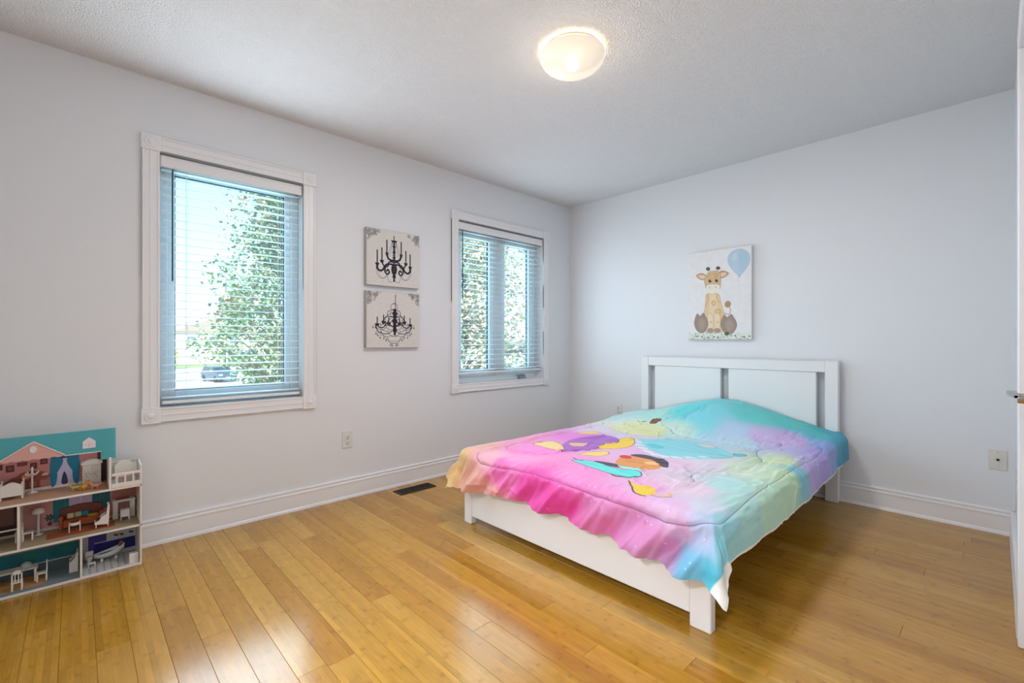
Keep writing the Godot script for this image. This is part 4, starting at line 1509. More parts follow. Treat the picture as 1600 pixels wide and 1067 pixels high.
func outlet(at: Vector3, out: Vector3, label: String, m: Material) -> void:
	var t := thing("wall_outlet", label, "outlet", at, atan2(out.x, out.z), "duplex wall outlets")
	bx("plate", Vector3(0, 0, 0.003), Vector3(0.072, 0.114, 0.006), m, t, 0.0025)
	for s in [-1, 1]:
		var k := Mb.new()
		k.lathe([Vector2(0.0165, 0.0), Vector2(0.0165, 0.0025), Vector2(0.0155, 0.0032), Vector2(0.0, 0.0032)], Vector3.ZERO, 20, Vector3.BACK, Vector2(1.0, 0.88))
		var so := put("socket", k.done(), m, t)
		so.position = Vector3(0, s * 0.0205, 0.0058)
		for x in [-0.0062, 0.0062]:
			bx("slot", Vector3(x, 0.004, 0.0032), Vector3(0.0026, 0.0085, 0.0008), mat("dark_slot"), so, 0.0)
		var g := Mb.new()
		g.lathe([Vector2(0.0026, 0.0), Vector2(0.0026, 0.0008), Vector2(0.0, 0.0008)], Vector3(0, -0.0075, 0.0028), 10, Vector3.BACK)
		put("slot", g.done(), mat("dark_slot"), so)
	var s := Mb.new()
	s.lathe([Vector2(0.003, 0.0), Vector2(0.002, 0.0012), Vector2(0.0, 0.0014)], Vector3(0, 0, 0.006), 10, Vector3.BACK)
	put("screw", s.done(), mat("steel"), t)


func outlets() -> void:
	outlet(Vector3(0.0, 0.398, 2.372), Vector3.RIGHT, "white duplex wall outlet under the canvases on the window wall", mat("plastic_white"))
	outlet(Vector3(0.588, 0.420, 0.0), Vector3.BACK, "white duplex wall outlet in the corner beside the bed", mat("plastic_white"))
	outlet(Vector3(W, 0.475, 0.76), Vector3.LEFT, "white duplex wall outlet on the door wall at the right edge", mat("plastic_white"))
	var t := thing("cable_jack", "cream wall plate with a round black cable jack, right of the bed", "wall plate", Vector3(3.044, 0.408, 0.0))
	bx("plate", Vector3(0, 0, 0.003), Vector3(0.072, 0.114, 0.006), mat("plastic_cream"), t, 0.0025)
	var j := Mb.new()
	j.lathe([Vector2(0.0065, 0.0), Vector2(0.0065, 0.003), Vector2(0.0045, 0.009), Vector2(0.0, 0.009)], Vector3(0, 0, 0.006), 14, Vector3.BACK)
	put("jack", j.done(), mat("dark_slot"), t)
	for y in [-0.041, 0.041]:
		var s := Mb.new()
		s.lathe([Vector2(0.003, 0.0), Vector2(0.002, 0.0012), Vector2(0.0, 0.0014)], Vector3(0, y, 0.006), 10, Vector3.BACK)
		put("screw", s.done(), mat("steel"), t)


func vent() -> void:
	var t := thing("floor_vent", "black slotted floor register along the window wall", "vent", Vector3(0.155, 0.0, 1.938))
	var m := mat("vent_black")
	bx("recess_shade", Vector3(0, 0.0012, 0), Vector3(0.104, 0.002, 0.284), mat("vent_recess_shade", Color(0.012, 0.012, 0.014), 0.9), t, 0.0)  # black sheet on the boards, shade of the recess put in as colour
	var b := Mb.new()
	for s in [-1, 1]:
		b.box(Vector3(s * 0.050, 0.003, 0), Vector3(0.010, 0.006, 0.290), 0.002)
		b.box(Vector3(0, 0.003, s * 0.140), Vector3(0.110, 0.006, 0.010), 0.002)
	put("rim", b.done(), m, t)
	for k in 16:
		bx("louvre", Vector3(0, 0.0038, -0.127 + k * 0.0169), Vector3(0.092, 0.003, 0.007), m, t, 0.001)
	bx("damper_lever", Vector3(0.0, 0.007, 0.03), Vector3(0.010, 0.005, 0.014), m, t, 0.001)


# ------------------------------------------------------------------ dollhouse
func dollhouse_print() -> Image:
	# the printed back panel, drawn in metres: x counts from z = 4.30 to z = 3.48, y downwards from 0.56
	var p := Pic.new(1640, 1120, rgb(196, 128, 124))
	p.to = func(q: Vector2) -> Vector2: return Vector2((4.30 - q.x) * 2000.0, (0.56 - q.y) * 2000.0)
	var rect := func(za: float, zb: float, ya: float, yb: float, c: Color, al := 1.0) -> void:
		p.poly([Vector2(za, ya), Vector2(zb, ya), Vector2(zb, yb), Vector2(za, yb)], c, al)
	# top floor: dusty rose wall, framed pictures, dresser with mirror, curtained window
	rect.call(4.30, 3.60, 0.385, 0.56, rgb(190, 122, 120))
	rect.call(4.30, 3.60, 0.385, 0.398, rgb(226, 214, 206))
	for c in [[3.921, 0.500, 0.013, 0.015], [3.849, 0.500, 0.011, 0.014], [3.816, 0.514, 0.012, 0.012], [3.955, 0.51, 0.012, 0.012], [4.05, 0.50, 0.014, 0.016]]:
		rect.call(c[0] + c[2], c[0] - c[2], c[1] - c[3], c[1] + c[3], rgb(80, 36, 34))
		rect.call(c[0] + c[2] * 0.5, c[0] - c[2] * 0.5, c[1] - c[3] * 0.5, c[1] + c[3] * 0.5, rgb(120, 66, 60))
	rect.call(3.90, 3.868, 0.505, 0.523, rgb(110, 52, 48))
	p.poly(Pic.smooth(v2([3.936, 0.43, 3.92, 0.455, 3.90, 0.462, 3.885, 0.475, 3.85, 0.478, 3.82, 0.470, 3.80, 0.455, 3.797, 0.44, 3.86, 0.436]), 4, true), rgb(142, 66, 46))
	p.ell(Vector2(3.872, 0.455), 0.015, 0.011, rgb(214, 138, 118))
	rect.call(3.935, 3.80, 0.40, 0.436, rgb(128, 58, 46))
	for k in 4:
		rect.call(3.93 - k * 0.033, 3.905 - k * 0.033, 0.405, 0.43, rgb(170, 96, 70))
	rect.call(3.826, 3.796, 0.400, 0.432, rgb(176, 112, 104))
	p.poly(v2([3.824, 0.45, 3.800, 0.45, 3.806, 0.462, 3.818, 0.462]), rgb(214, 176, 150))
	rect.call(3.794, 3.699, 0.398, 0.53, rgb(196, 188, 214))
	rect.call(3.794, 3.699, 0.518, 0.535, rgb(46, 50, 118))
	for s in [[3.794, 3.772, 3.756, 3.778], [3.699, 3.722, 3.738, 3.716]]:
		p.poly(Pic.smooth([Vector2(s[0], 0.52), Vector2(s[2], 0.518), Vector2(s[2], 0.49), Vector2(s[1], 0.455), Vector2(s[1], 0.44), Vector2(s[3], 0.40), Vector2(s[0], 0.40)], 3, true), rgb(24, 116, 150))
	p.poly(Pic.smooth(v2([3.758, 0.40, 3.755, 0.44, 3.748, 0.455, 3.74, 0.43, 3.738, 0.40]), 4, true), rgb(40, 44, 84))
	rect.call(3.635, 3.60, 0.385, 0.56, rgb(88, 40, 40))
	# middle floor: mauve wall, teal curtains either side of a pale window, plant, dark study at the left
	rect.call(4.30, 3.48, 0.195, 0.375, rgb(196, 142, 142))
	rect.call(4.30, 3.886, 0.195, 0.375, rgb(70, 40, 36))
	rect.call(4.02, 3.91, 0.25, 0.34, rgb(120, 84, 70))
	rect.call(3.787, 3.733, 0.224, 0.345, rgb(22, 122, 138))
	rect.call(3.653, 3.587, 0.25, 0.345, rgb(18, 100, 108))
	rect.call(3.733, 3.653, 0.265, 0.345, rgb(190, 176, 210))
	for k in 4:
		p.line(v2([3.78 - k * 0.013, 0.225, 3.78 - k * 0.013, 0.34]), 5, rgb(14, 88, 104), 0.7)
		p.line(v2([3.645 - k * 0.014, 0.25, 3.645 - k * 0.014, 0.34]), 5, rgb(10, 70, 78), 0.7)
	p.line(v2([3.693, 0.265, 3.693, 0.345]), 5, rgb(226, 216, 232))
	for k in 7:
		p.ell(Vector2(3.797 + 0.010 * cos(k * 0.9), 0.252 + 0.010 * sin(k * 0.9)), 0.008, 0.004, rgb(40, 80, 62), 1.0, k * 0.9)
	p.ell(Vector2(3.797, 0.224), 0.008, 0.010, rgb(110, 40, 46))
	rect.call(4.30, 3.48, 0.195, 0.207, rgb(222, 206, 200))
	rect.call(3.583, 3.48, 0.285, 0.375, rgb(170, 112, 100))
	# bottom floor: teal dining wall, bathroom with grey tiles and blue panels
	rect.call(4.30, 3.69, 0.012, 0.185, rgb(150, 142, 146))
	p.poly(v2([4.30, 0.055, 4.30, 0.118, 3.70, 0.118, 3.70, 0.055]), rgb(14, 112, 120))
	for k in 14:
		p.ell(Vector2(4.28 - k * 0.042, 0.085 + 0.012 * sin(k * 2.1)), 0.026, 0.016, [rgb(10, 96, 112), rgb(24, 128, 112), rgb(20, 120, 140)][k % 3], 0.6, 0.3, 6.0)
	rect.call(4.30, 3.70, 0.052, 0.057, rgb(214, 206, 204))
	rect.call(4.30, 3.70, 0.012, 0.052, rgb(86, 108, 112))
	rect.call(3.69, 3.48, 0.012, 0.185, rgb(196, 194, 196))
	for k in 15:
		p.line(v2([3.688 - k * 0.0145, 0.012, 3.688 - k * 0.0145, 0.185]), 2, rgb(120, 118, 124), 0.7)
	for k in 12:
		p.line(v2([3.69, 0.02 + k * 0.0145, 3.48, 0.02 + k * 0.0145]), 2, rgb(120, 118, 124), 0.7)
	rect.call(3.667, 3.601, 0.035, 0.125, rgb(62, 52, 140))
	rect.call(3.645, 3.492, 0.030, 0.083, rgb(18, 22, 112))
	rect.call(3.645, 3.492, 0.083, 0.087, rgb(190, 188, 214))
	for c in [[3.566, 0.106], [3.545, 0.104], [3.508, 0.106]]:
		p.ell(Vector2(c[0], c[1]), 0.010, 0.005, rgb(66, 52, 44), 0.9, 0.4)
	return p.im


func dollhouse() -> void:
	var z0 := 3.481
	var z1 := 4.30
	var xf := 0.228
	var xb := 0.030
	var at := Vector3(0.128, 0, (z0 + z1) / 2)
	var t := thing("dollhouse", "open-fronted wooden dollhouse with teal roof against the window wall", "dollhouse", at)
	var wm := mat("doll_white", rgb(232, 226, 218), 0.5)
	var pb := func(called: String, xa: float, xe: float, ya: float, yb: float, za: float, zb: float, m: Material) -> MeshInstance3D:
		return bx(called, Vector3((xa + xe) / 2, (ya + yb) / 2, (za + zb) / 2) - at, Vector3(absf(xe - xa), yb - ya, zb - za), m, t, 0.0012)
	# floors of the three storeys, each a white-edged board with its printed covering
	pb.call("base_board", xb, xf, 0.0, 0.010, z0, z1, wm)
	pb.call("shelf_board", xb, xf, 0.184, 0.193, z0, z1, wm)
	pb.call("shelf_board", xb, xf, 0.374, 0.383, z0, z1, wm)
	pb.call("floor_covering", xb + 0.006, xf - 0.004, 0.010, 0.012, 3.697, z1 - 0.01, mat("doll_slate", rgb(128, 142, 148), 0.6))
	pb.call("floor_covering", xb + 0.006, xf - 0.004, 0.193, 0.195, z0 + 0.008, z1 - 0.01, mat("doll_oak", rgb(176, 158, 128), 0.6))
	pb.call("floor_covering", xb + 0.006, xf - 0.004, 0.383, 0.385, 3.600, z1 - 0.01, mat("doll_rose", rgb(178, 132, 102), 0.6))
	var tp := Pic.new(256, 256, rgb(206, 206, 204))
	for i in 5:
		for j in 5:
			tp.ell(Vector2(i * 64.0, j * 64.0), 13, 13, rgb(84, 88, 104))
			tp.line([Vector2(i * 64.0, 0), Vector2(i * 64.0, 256)], 2.0, rgb(170, 170, 172), 0.5)
			tp.line([Vector2(0, j * 64.0), Vector2(256, j * 64.0)], 2.0, rgb(170, 170, 172), 0.5)
	var tm := textured("doll_tile", tp.im, 0.5)
	var tb := Mb.new(Vector3.ZERO, func(q: Vector3) -> Vector2: return Vector2(q.x, q.z) / 0.10)
	tb.box(Vector3(0, 0, 0), Vector3(0.188, 0.002, 0.200), 0.0)
	put("floor_covering", tb.done(), tm, t).position = Vector3(0.130, 0.011, 3.589) - at
	# uprights
	pb.call("side_panel", xb, xf, 0.010, 0.383, z0, z0 + 0.008, wm)
	pb.call("side_panel", xb, xf, 0.010, 0.56, z1 - 0.008, z1, wm)
	pb.call("divider", xb + 0.006, xf, 0.010, 0.184, 3.689, 3.697, wm)
	pb.call("divider", xb + 0.006, xf, 0.193, 0.374, 3.880, 3.888, wm)
	pb.call("divider", xb + 0.006, xf, 0.383, 0.530, 3.591, 3.600, wm)
	# printed back panel
	var bp := textured("doll_back_print", dollhouse_print(), 0.6)
	var bb := Mb.new(at, func(q: Vector3) -> Vector2: return Vector2((4.30 - q.z) / 0.82, (0.56 - q.y) / 0.56))
	bb.box(Vector3(xb + 0.003, 0.1875, (z0 + z1) / 2), Vector3(0.005, 0.375, z1 - z0 - 0.002), 0.0)
	bb.box(Vector3(xb + 0.003, 0.472, (3.600 + z1) / 2), Vector3(0.005, 0.188, z1 - 3.600), 0.0)
	put("back_panel", bb.done(), bp, t)
	# roof board with a cut-away lower edge, shallow shingle courses, gable, dormer
	var rm := mat("doll_teal", rgb(84, 178, 190), 0.55)
	var rb := Mb.new(at)
	# drawn as (z, y), extruded towards -x from the front plane
	var rx := Transform3D(Basis(Vector3.BACK, Vector3.UP, Vector3.LEFT), Vector3(0.226, 0, 0))
	rb.prism([Vector2(3.576, 0.524), Vector2(3.627, 0.524), Vector2(3.627, 0.561), Vector2(z1, 0.566), Vector2(z1, 0.664), Vector2(3.576, 0.664)], 0.008, rx)
	var roof := put("roof_board", rb.done(), rm, t)
	var sh := Mb.new(at)
	for k in 10:
		var y := 0.572 + k * 0.0094
		sh.box(Vector3(0.2266, y, (3.580 + z1) / 2), Vector3(0.0016, 0.0012, z1 - 3.584))
	for k in 4:
		sh.box(Vector3(0.2266, 0.532 + k * 0.0094, 3.6015), Vector3(0.0016, 0.0012, 0.046))
	put("shingle_line", sh.done(), mat("doll_teal_dark", rgb(60, 150, 164), 0.6), roof)
	var gb := Mb.new(at)
	var gp: Array = [Vector2(3.840, 0.636)]
	var n := 24
	for i in n + 1:
		var z := lerpf(3.747, 3.936, i / float(n))
		gp.append(Vector2(z, 0.566 - 0.0055 * absf(sin(PI * 6.0 * i / n)) ))
	gb.prism(gp, 0.004, Transform3D(Basis(Vector3.BACK, Vector3.UP, Vector3.RIGHT), Vector3(0.2262, 0, 0)))
	var gable := put("gable", gb.done(), mat("doll_pink", rgb(216, 164, 156), 0.6), t)
	var ge := Mb.new(at)
	for s in [[Vector3(0.231, 0.638, 3.840), Vector3(0.231, 0.567, 3.744)], [Vector3(0.231, 0.638, 3.840), Vector3(0.231, 0.568, 3.940)]]:
		ge.tube([s[0], s[1]], 0.0026, 6)
	ge.box(Vector3(0.2275, 0.5625, 3.686), Vector3(0.003, 0.003, 0.120))
	put("bargeboard", ge.done(), wm, gable)
	var ov := Mb.new(at)
	ov.lathe([Vector2(0.013, 0.0), Vector2(0.014, 0.001), Vector2(0.011, 0.002), Vector2(0.010, 0.001), Vector2(0.009, 0.001), Vector2(0.0, 0.003)], Vector3(0.2302, 0.605, 3.841), 24, Vector3.RIGHT, Vector2(1.15, 0.85))
	put("oval_window", ov.done(), mat("doll_lilac", rgb(230, 222, 232), 0.4), gable)
	var db := Mb.new(at)
	db.prism([Vector2(3.645, 0.584), Vector2(3.688, 0.584), Vector2(3.688, 0.615), Vector2(3.6665, 0.632), Vector2(3.645, 0.613)], 0.004, Transform3D(Basis(Vector3.BACK, Vector3.UP, Vector3.RIGHT), Vector3(0.2266, 0, 0)))
	var dorm := put("dormer", db.done(), mat("doll_lilac"), t)
	var dl := Mb.new(at)
	dl.box(Vector3(0.2308, 0.600, 3.6665), Vector3(0.001, 0.0012, 0.036))
	dl.box(Vector3(0.2308, 0.600, 3.6665), Vector3(0.001, 0.026, 0.0012))
	put("glazing_bar", dl.done(), mat("doll_pink"), dorm)
	# balcony at the right end of the top floor
	var bal := Mb.new(at)
	bal.box(Vector3(0.224, 0.394, 3.536), Vector3(0.007, 0.020, 0.108), 0.001)
	bal.box(Vector3(0.224, 0.444, 3.536), Vector3(0.007, 0.011, 0.108), 0.001)
	for k in 3:
		bal.box(Vector3(0.224, 0.42, 3.571 - k * 0.029), Vector3(0.005, 0.042, 0.006))
	bal.box(Vector3(0.224, 0.43, 3.4845), Vector3(0.008, 0.094, 0.007), 0.001)
	put("balcony_rail", bal.done(), wm, t)
	var bs := Mb.new(at)
	bs.prism([Vector2(0.036, 0.384), Vector2(0.222, 0.384), Vector2(0.222, 0.452), Vector2(0.20, 0.470), Vector2(0.12, 0.478), Vector2(0.036, 0.470)], 0.005, Transform3D(Basis(), Vector3(0, 0, 3.481)))
	put("balcony_side", bs.done(), wm, t)
	var bk := Mb.new(at)
	bk.box(Vector3(0.036, 0.466, 3.538), Vector3(0.006, 0.008, 0.106), 0.001)
	bk.box(Vector3(0.036, 0.392, 3.538), Vector3(0.006, 0.010, 0.106), 0.001)
	for k in 5:
		bk.box(Vector3(0.036, 0.43, 3.578 - k * 0.020), Vector3(0.004, 0.066, 0.004))
	put("balcony_rail", bk.done(), wm, t)


# every miniature is built facing the room (+x) round its own base
func toy(called: String, label: String, cat: String, at: Vector3, turn := 0.0, group := "dollhouse miniatures") -> Node3D:
	return thing(called, label, cat, at, turn, group)


func pris(called: String, pts: Array, za: float, zb: float, m: Material, par: Node3D) -> void:
	var b := Mb.new()
	b.prism(pts, zb - za, Transform3D(Basis(), Vector3(0, 0, za)))
	put(called, b.done(), m, par)


func mini_chair(at: Vector3, turn: float, label: String) -> void:
	var wm := mat("doll_white")
	var c := toy("toy_chair", label, "toy chair", at, turn, "white dining chairs in the dollhouse")
	bx("seat", Vector3(0, 0.034, 0), Vector3(0.034, 0.004, 0.034), wm, c, 0.001)
	for x in [-0.014, 0.014]:
		for z in [-0.014, 0.014]:
			bx("leg", Vector3(x, 0.016, z), Vector3(0.005, 0.032, 0.005), wm, c, 0.001)
	var b := Mb.new()
	for z in [-0.014, 0.014]:
		b.box(Vector3(-0.0155, 0.058, z), Vector3(0.004, 0.046, 0.005), 0.001)
	for z in [-0.005, 0.005]:
		b.box(Vector3(-0.0155, 0.056, z), Vector3(0.003, 0.036, 0.003))
	var arch: Array = []
	for i in 9:
		var f := i / 8.0
		arch.append(Vector2(lerpf(-0.0165, 0.0165, f), 0.078 + 0.008 * sin(PI * f)))
	arch.append(Vector2(0.0165, 0.070))
	arch.append(Vector2(-0.0165, 0.070))
	b.prism(arch, 0.004, Transform3D(Basis(Vector3.BACK, Vector3.UP, Vector3.RIGHT), Vector3(-0.0175, 0, 0)))
	put("backrest", b.done(), wm, c)


func toy_pet(at: Vector3, turn: float, s: float, col: Color, key: String, label: String) -> void:
	var t := toy("toy_animal", label, "toy animal", at, turn, "toy animals on the dollhouse top floor")
	var m := mat(key, col, 0.8)
	var b := Mb.new()
	b.ball(Vector3(0, 0.016, 0) * s, Vector3(0.010, 0.0085, 0.018) * s)
	b.tube([Vector3(0, 0.018, 0.012) * s, Vector3(0, 0.027, 0.019) * s], [0.006 * s, 0.0055 * s], 8)
	b.ball(Vector3(0, 0.031, 0.021) * s, Vector3(0.0075, 0.0075, 0.0085) * s)
	b.ball(Vector3(0, 0.029, 0.029) * s, Vector3(0.0042, 0.0036, 0.005) * s, 6, 8)
	for x in [-1, 1]:
		b.ball(Vector3(x * 0.006, 0.037, 0.018) * s, Vector3(0.0025, 0.0045, 0.002) * s, 5, 6)
		for z in [-0.011, 0.011]:
			b.tube([Vector3(x * 0.006, 0.014, z) * s, Vector3(x * 0.0062, 0.0015, z + 0.0012) * s], [0.0042 * s, 0.003 * s], 7)
	b.tube([Vector3(0, 0.020, -0.016) * s, Vector3(0, 0.026, -0.023) * s, Vector3(0, 0.024, -0.028) * s], [0.003 * s, 0.0025 * s, 0.0012 * s], 6)
	put("figure", b.done(), m, t)


func miniatures() -> void:
	var wm := mat("doll_white")
	var br := mat("doll_brown", rgb(112, 56, 38), 0.6)
	var or_ := mat("doll_rust", rgb(168, 84, 48), 0.7)
	# top floor
	var t := toy("toy_bed", "white toy bed with an arched footboard, far left on the dollhouse top floor", "toy bed", Vector3(0.105, 0.385, 3.910))
	var arch: Array = [Vector2(-0.031, 0.014), Vector2(0.031, 0.014)]
	for i in 9:
		var f := i / 8.0
		arch.append(Vector2(lerpf(0.031, -0.031, f), 0.060 + 0.014 * pow(sin(PI * f), 1.5)))
	for e in [["footboard", 0.026], ["headboard", -0.040]]:
		var b := Mb.new()
		b.prism(arch, 0.004, Transform3D(Basis(Vector3.BACK, Vector3.UP, Vector3.RIGHT), Vector3(e[1], 0, 0)))
		put(e[0], b.done(), wm if e[0] == "footboard" else br, t)
		for z in [-0.032, 0.032]:
			bx("post", Vector3(e[1] + 0.002, 0.036, z), Vector3(0.006, 0.072, 0.006), wm, t, 0.001)
	bx("mattress", Vector3(-0.006, 0.030, 0), Vector3(0.062, 0.018, 0.058), mat("doll_plum", rgb(96, 60, 72), 0.9), t, 0.004)
	t = toy("toy_coat_stand", "white toy coat stand with curled hooks beside the toy bed", "toy stand", Vector3(0.062, 0.385, 3.852))
	var b := Mb.new()
	b.lathe([Vector2(0.0, 0.0), Vector2(0.018, 0.0), Vector2(0.018, 0.003), Vector2(0.005, 0.006), Vector2(0.0035, 0.012), Vector2(0.0035, 0.105), Vector2(0.005, 0.110), Vector2(0.0, 0.118)], Vector3.ZERO, 14)
	put("pole", b.done(), wm, t)
	for k in 4:
		var h := Mb.new()
		var d := Vector3(cos(k * PI / 2 + 0.9), 0, sin(k * PI / 2 + 0.9))
		h.tube([Vector3(0, 0.088, 0), d * 0.012 + Vector3(0, 0.080, 0), d * 0.022 + Vector3(0, 0.084, 0), d * 0.025 + Vector3(0, 0.094, 0)], 0.0026, 6)
		put("hook", h.done(), wm, t)
	t = toy("toy_wardrobe", "white toy wardrobe with an arched cornice at the top-floor right", "toy wardrobe", Vector3(0.062, 0.385, 3.655))
	bx("body", Vector3(0, 0.050, 0), Vector3(0.040, 0.098, 0.066), wm, t, 0.001)
	var corn: Array = [Vector2(-0.038, 0.097), Vector2(0.038, 0.097), Vector2(0.038, 0.103)]
	for i in 9:
		var f := i / 8.0
		corn.append(Vector2(lerpf(0.036, -0.036, f), 0.104 + 0.010 * sin(PI * f)))
	corn.append(Vector2(-0.038, 0.103))
	b = Mb.new()
	b.prism(corn, 0.046, Transform3D(Basis(Vector3.BACK, Vector3.UP, Vector3.RIGHT), Vector3(-0.022, 0, 0)))
	put("cornice", b.done(), wm, t)
	for s in [-1, 1]:
		var dr := bx("door", Vector3(0.021, 0.050, s * 0.0158), Vector3(0.003, 0.084, 0.030), mat("doll_cream", rgb(222, 212, 198), 0.5), t, 0.001)
		var k := Mb.new()
		k.ball(Vector3(0.003, 0, -s * 0.011), Vector3.ONE * 0.0018, 6, 8)
		put("knob", k.done(), br, dr)
		var c := Mb.new()
		c.tube([Vector3(0.002, 0.012, -0.007), Vector3(0.002, 0.004, 0.0), Vector3(0.002, 0.010, 0.007), Vector3(0.002, -0.006, 0.003), Vector3(0.002, -0.014, -0.004)], 0.0008, 5)
		put("scroll", c.done(), mat("doll_grey", rgb(120, 112, 110), 0.6), dr)
	toy_pet(Vector3(0.150, 0.385, 3.712), 0.3, 0.85, rgb(196, 164, 96), "pet_straw", "straw-yellow toy animal, leftmost of three by the toy wardrobe")
	toy_pet(Vector3(0.172, 0.385, 3.682), -2.2, 1.05, rgb(206, 150, 44), "pet_gold", "golden toy animal, middle of three by the toy wardrobe")
	toy_pet(Vector3(0.176, 0.385, 3.644), -0.4, 0.95, rgb(224, 150, 130), "pet_rose", "rosy toy animal, rightmost of three by the toy wardrobe")
	t = toy("toy_bench", "white toy bench with a gabled back on the dollhouse balcony", "toy bench", Vector3(0.120, 0.383, 3.536))
	bx("seat", Vector3(0, 0.028, 0), Vector3(0.040, 0.005, 0.074), mat("doll_pink"), t, 0.001)
	for z in [-0.034, 0.034]:
		bx("leg", Vector3(0.014, 0.013, z), Vector3(0.006, 0.026, 0.006), wm, t, 0.001)
		bx("leg", Vector3(-0.018, 0.013, z), Vector3(0.006, 0.026, 0.006), wm, t, 0.001)
	b = Mb.new()
	b.prism([Vector2(-0.038, 0.030), Vector2(0.038, 0.030), Vector2(0.038, 0.078), Vector2(0.014, 0.104), Vector2(-0.012, 0.100), Vector2(-0.038, 0.076)], 0.004, Transform3D(Basis(Vector3.BACK, Vector3.UP, Vector3.RIGHT), Vector3(-0.022, 0, 0)))
	put("backrest", b.done(), wm, t)
	# middle floor
	t = toy("toy_desk", "white toy desk with a sloping top, left of the middle-floor divider", "toy desk", Vector3(0.112, 0.195, 3.928))
	b = Mb.new()
	b.box(Vector3(0, 0.052, 0), Vector3(0.056, 0.006, 0.070), 0.001, Transform3D(Basis(Vector3.BACK, 0.30).rotated(Vector3.UP, 0.0), Vector3.ZERO))
	put("top", b.done(), wm, t)
	for z in [-0.030, 0.030]:
		bx("side_panel", Vector3(0, 0.022, z), Vector3(0.044, 0.044, 0.005), wm, t, 0.001)
	mini_chair(Vector3(0.122, 0.195, 3.862), PI / 2, "white toy chair seen from the side, beside the toy floor lamp")
	t = toy("toy_floor_lamp", "white toy floor lamp with a domed shade on the middle floor", "toy lamp", Vector3(0.070, 0.195, 3.832))
	b = Mb.new()
	b.lathe([Vector2(0.0, 0.0), Vector2(0.016, 0.0), Vector2(0.016, 0.003), Vector2(0.0045, 0.006), Vector2(0.004, 0.095), Vector2(0.0, 0.095)], Vector3.ZERO, 14)
	put("pole", b.done(), wm, t)
	b = Mb.new()
	b.lathe([Vector2(0.0, 0.094), Vector2(0.021, 0.096), Vector2(0.020, 0.108), Vector2(0.013, 0.118), Vector2(0.0, 0.121)], Vector3.ZERO, 16)
	put("lamp_shade", b.done(), wm, t)
	t = toy("toy_rug", "flat rust-red toy rug on the dollhouse middle floor", "toy rug", Vector3(0.140, 0.195, 3.690))
	bx("pile", Vector3(0, 0.001, 0), Vector3(0.080, 0.002, 0.228), or_, t, 0.0005)
	t = toy("toy_sofa", "rust-brown toy sofa against the dollhouse middle-floor back wall", "toy sofa", Vector3(0.062, 0.195, 3.690))
	bx("seat", Vector3(0.004, 0.024, 0), Vector3(0.048, 0.034, 0.130), or_, t, 0.005)
	var sb: Array = [Vector2(-0.072, 0.004), Vector2(0.072, 0.004), Vector2(0.074, 0.080)]
	for i in 9:
		var f := i / 8.0
		sb.append(Vector2(lerpf(0.068, -0.068, f), 0.088 + 0.010 * sin(PI * f)))
	sb.append(Vector2(-0.074, 0.080))
	b = Mb.new()
	b.prism(sb, 0.012, Transform3D(Basis(Vector3.BACK, Vector3.UP, Vector3.RIGHT), Vector3(-0.026, 0, 0)))
	put("backrest", b.done(), br, t)
	for s in [-1, 1]:
		var a := Mb.new()
		a.box(Vector3(0.004, 0.030, s * 0.070), Vector3(0.050, 0.052, 0.012), 0.004)
		a.tube([Vector3(-0.020, 0.056, s * 0.070), Vector3(0.030, 0.056, s * 0.070)], 0.008, 10)
		put("armrest", a.done(), or_, t)
	for c in [[0.038, rgb(206, 186, 132), "cushion_straw", "straw-coloured toy cushion, left on the rust toy sofa"], [0.012, rgb(170, 164, 130), "cushion_sage", "sage-green toy cushion, second from the left on the toy sofa"], [-0.014, rgb(22, 128, 150), "cushion_teal", "teal toy cushion in the middle of the toy sofa"]]:
		var cu := toy("toy_cushion", c[3], "toy cushion", Vector3(0.062, 0.238, 3.690 + c[0]), 0.0, "cushions on the toy sofa")
		var cb := Mb.new()
		cb.box(Vector3(0, 0.012, 0), Vector3(0.007, 0.024, 0.024), 0.003, Transform3D(Basis(Vector3.BACK, 0.25), Vector3.ZERO))
		put("cover", cb.done(), mat(c[2], c[1], 0.9), cu)
	t = toy("toy_throw", "mustard toy throw heaped on the right end of the toy sofa", "toy blanket", Vector3(0.072, 0.236, 3.650))
	b = Mb.new()
	b.ball(Vector3(0, 0.004, 0), Vector3(0.016, 0.006, 0.024), 8, 12)
	b.ball(Vector3(0.004, 0.006, 0.008), Vector3(0.010, 0.006, 0.012), 8, 12)
	put("folds", b.done(), mat("doll_mustard", rgb(190, 142, 42), 0.9), t)
	t = toy("toy_coffee_table", "oval white toy coffee table with a dark top on the toy rug", "toy table", Vector3(0.135, 0.197, 3.714))
	b = Mb.new()
	b.lathe([Vector2(0.0, 0.030), Vector2(0.022, 0.030), Vector2(0.024, 0.034), Vector2(0.024, 0.042), Vector2(0.019, 0.043)], Vector3.ZERO, 24, Vector3.UP, Vector2(0.8, 1.1))
	put("apron", b.done(), wm, t)
	b = Mb.new()
	b.lathe([Vector2(0.0, 0.041), Vector2(0.0205, 0.041), Vector2(0.0205, 0.044), Vector2(0.0, 0.0445)], Vector3.ZERO, 24, Vector3.UP, Vector2(0.8, 1.1))
	put("tabletop", b.done(), br, t)
	for x in [-0.012, 0.012]:
		for z in [-0.018, 0.018]:
			bx("leg", Vector3(x, 0.016, z), Vector3(0.004, 0.032, 0.004), wm, t, 0.001)
	# armchair seen from its side
	t = toy("toy_armchair", "white-sided toy armchair with a dark brown seat on the toy rug", "toy chair", Vector3(0.140, 0.197, 3.620))
	var ap := [Vector2(0.026, 0.016), Vector2(-0.018, 0.010), Vector2(-0.022, 0.012), Vector2(-0.026, 0.100), Vector2(-0.018, 0.100), Vector2(-0.014, 0.058), Vector2(0.004, 0.048), Vector2(0.012, 0.032), Vector2(0.028, 0.026)]
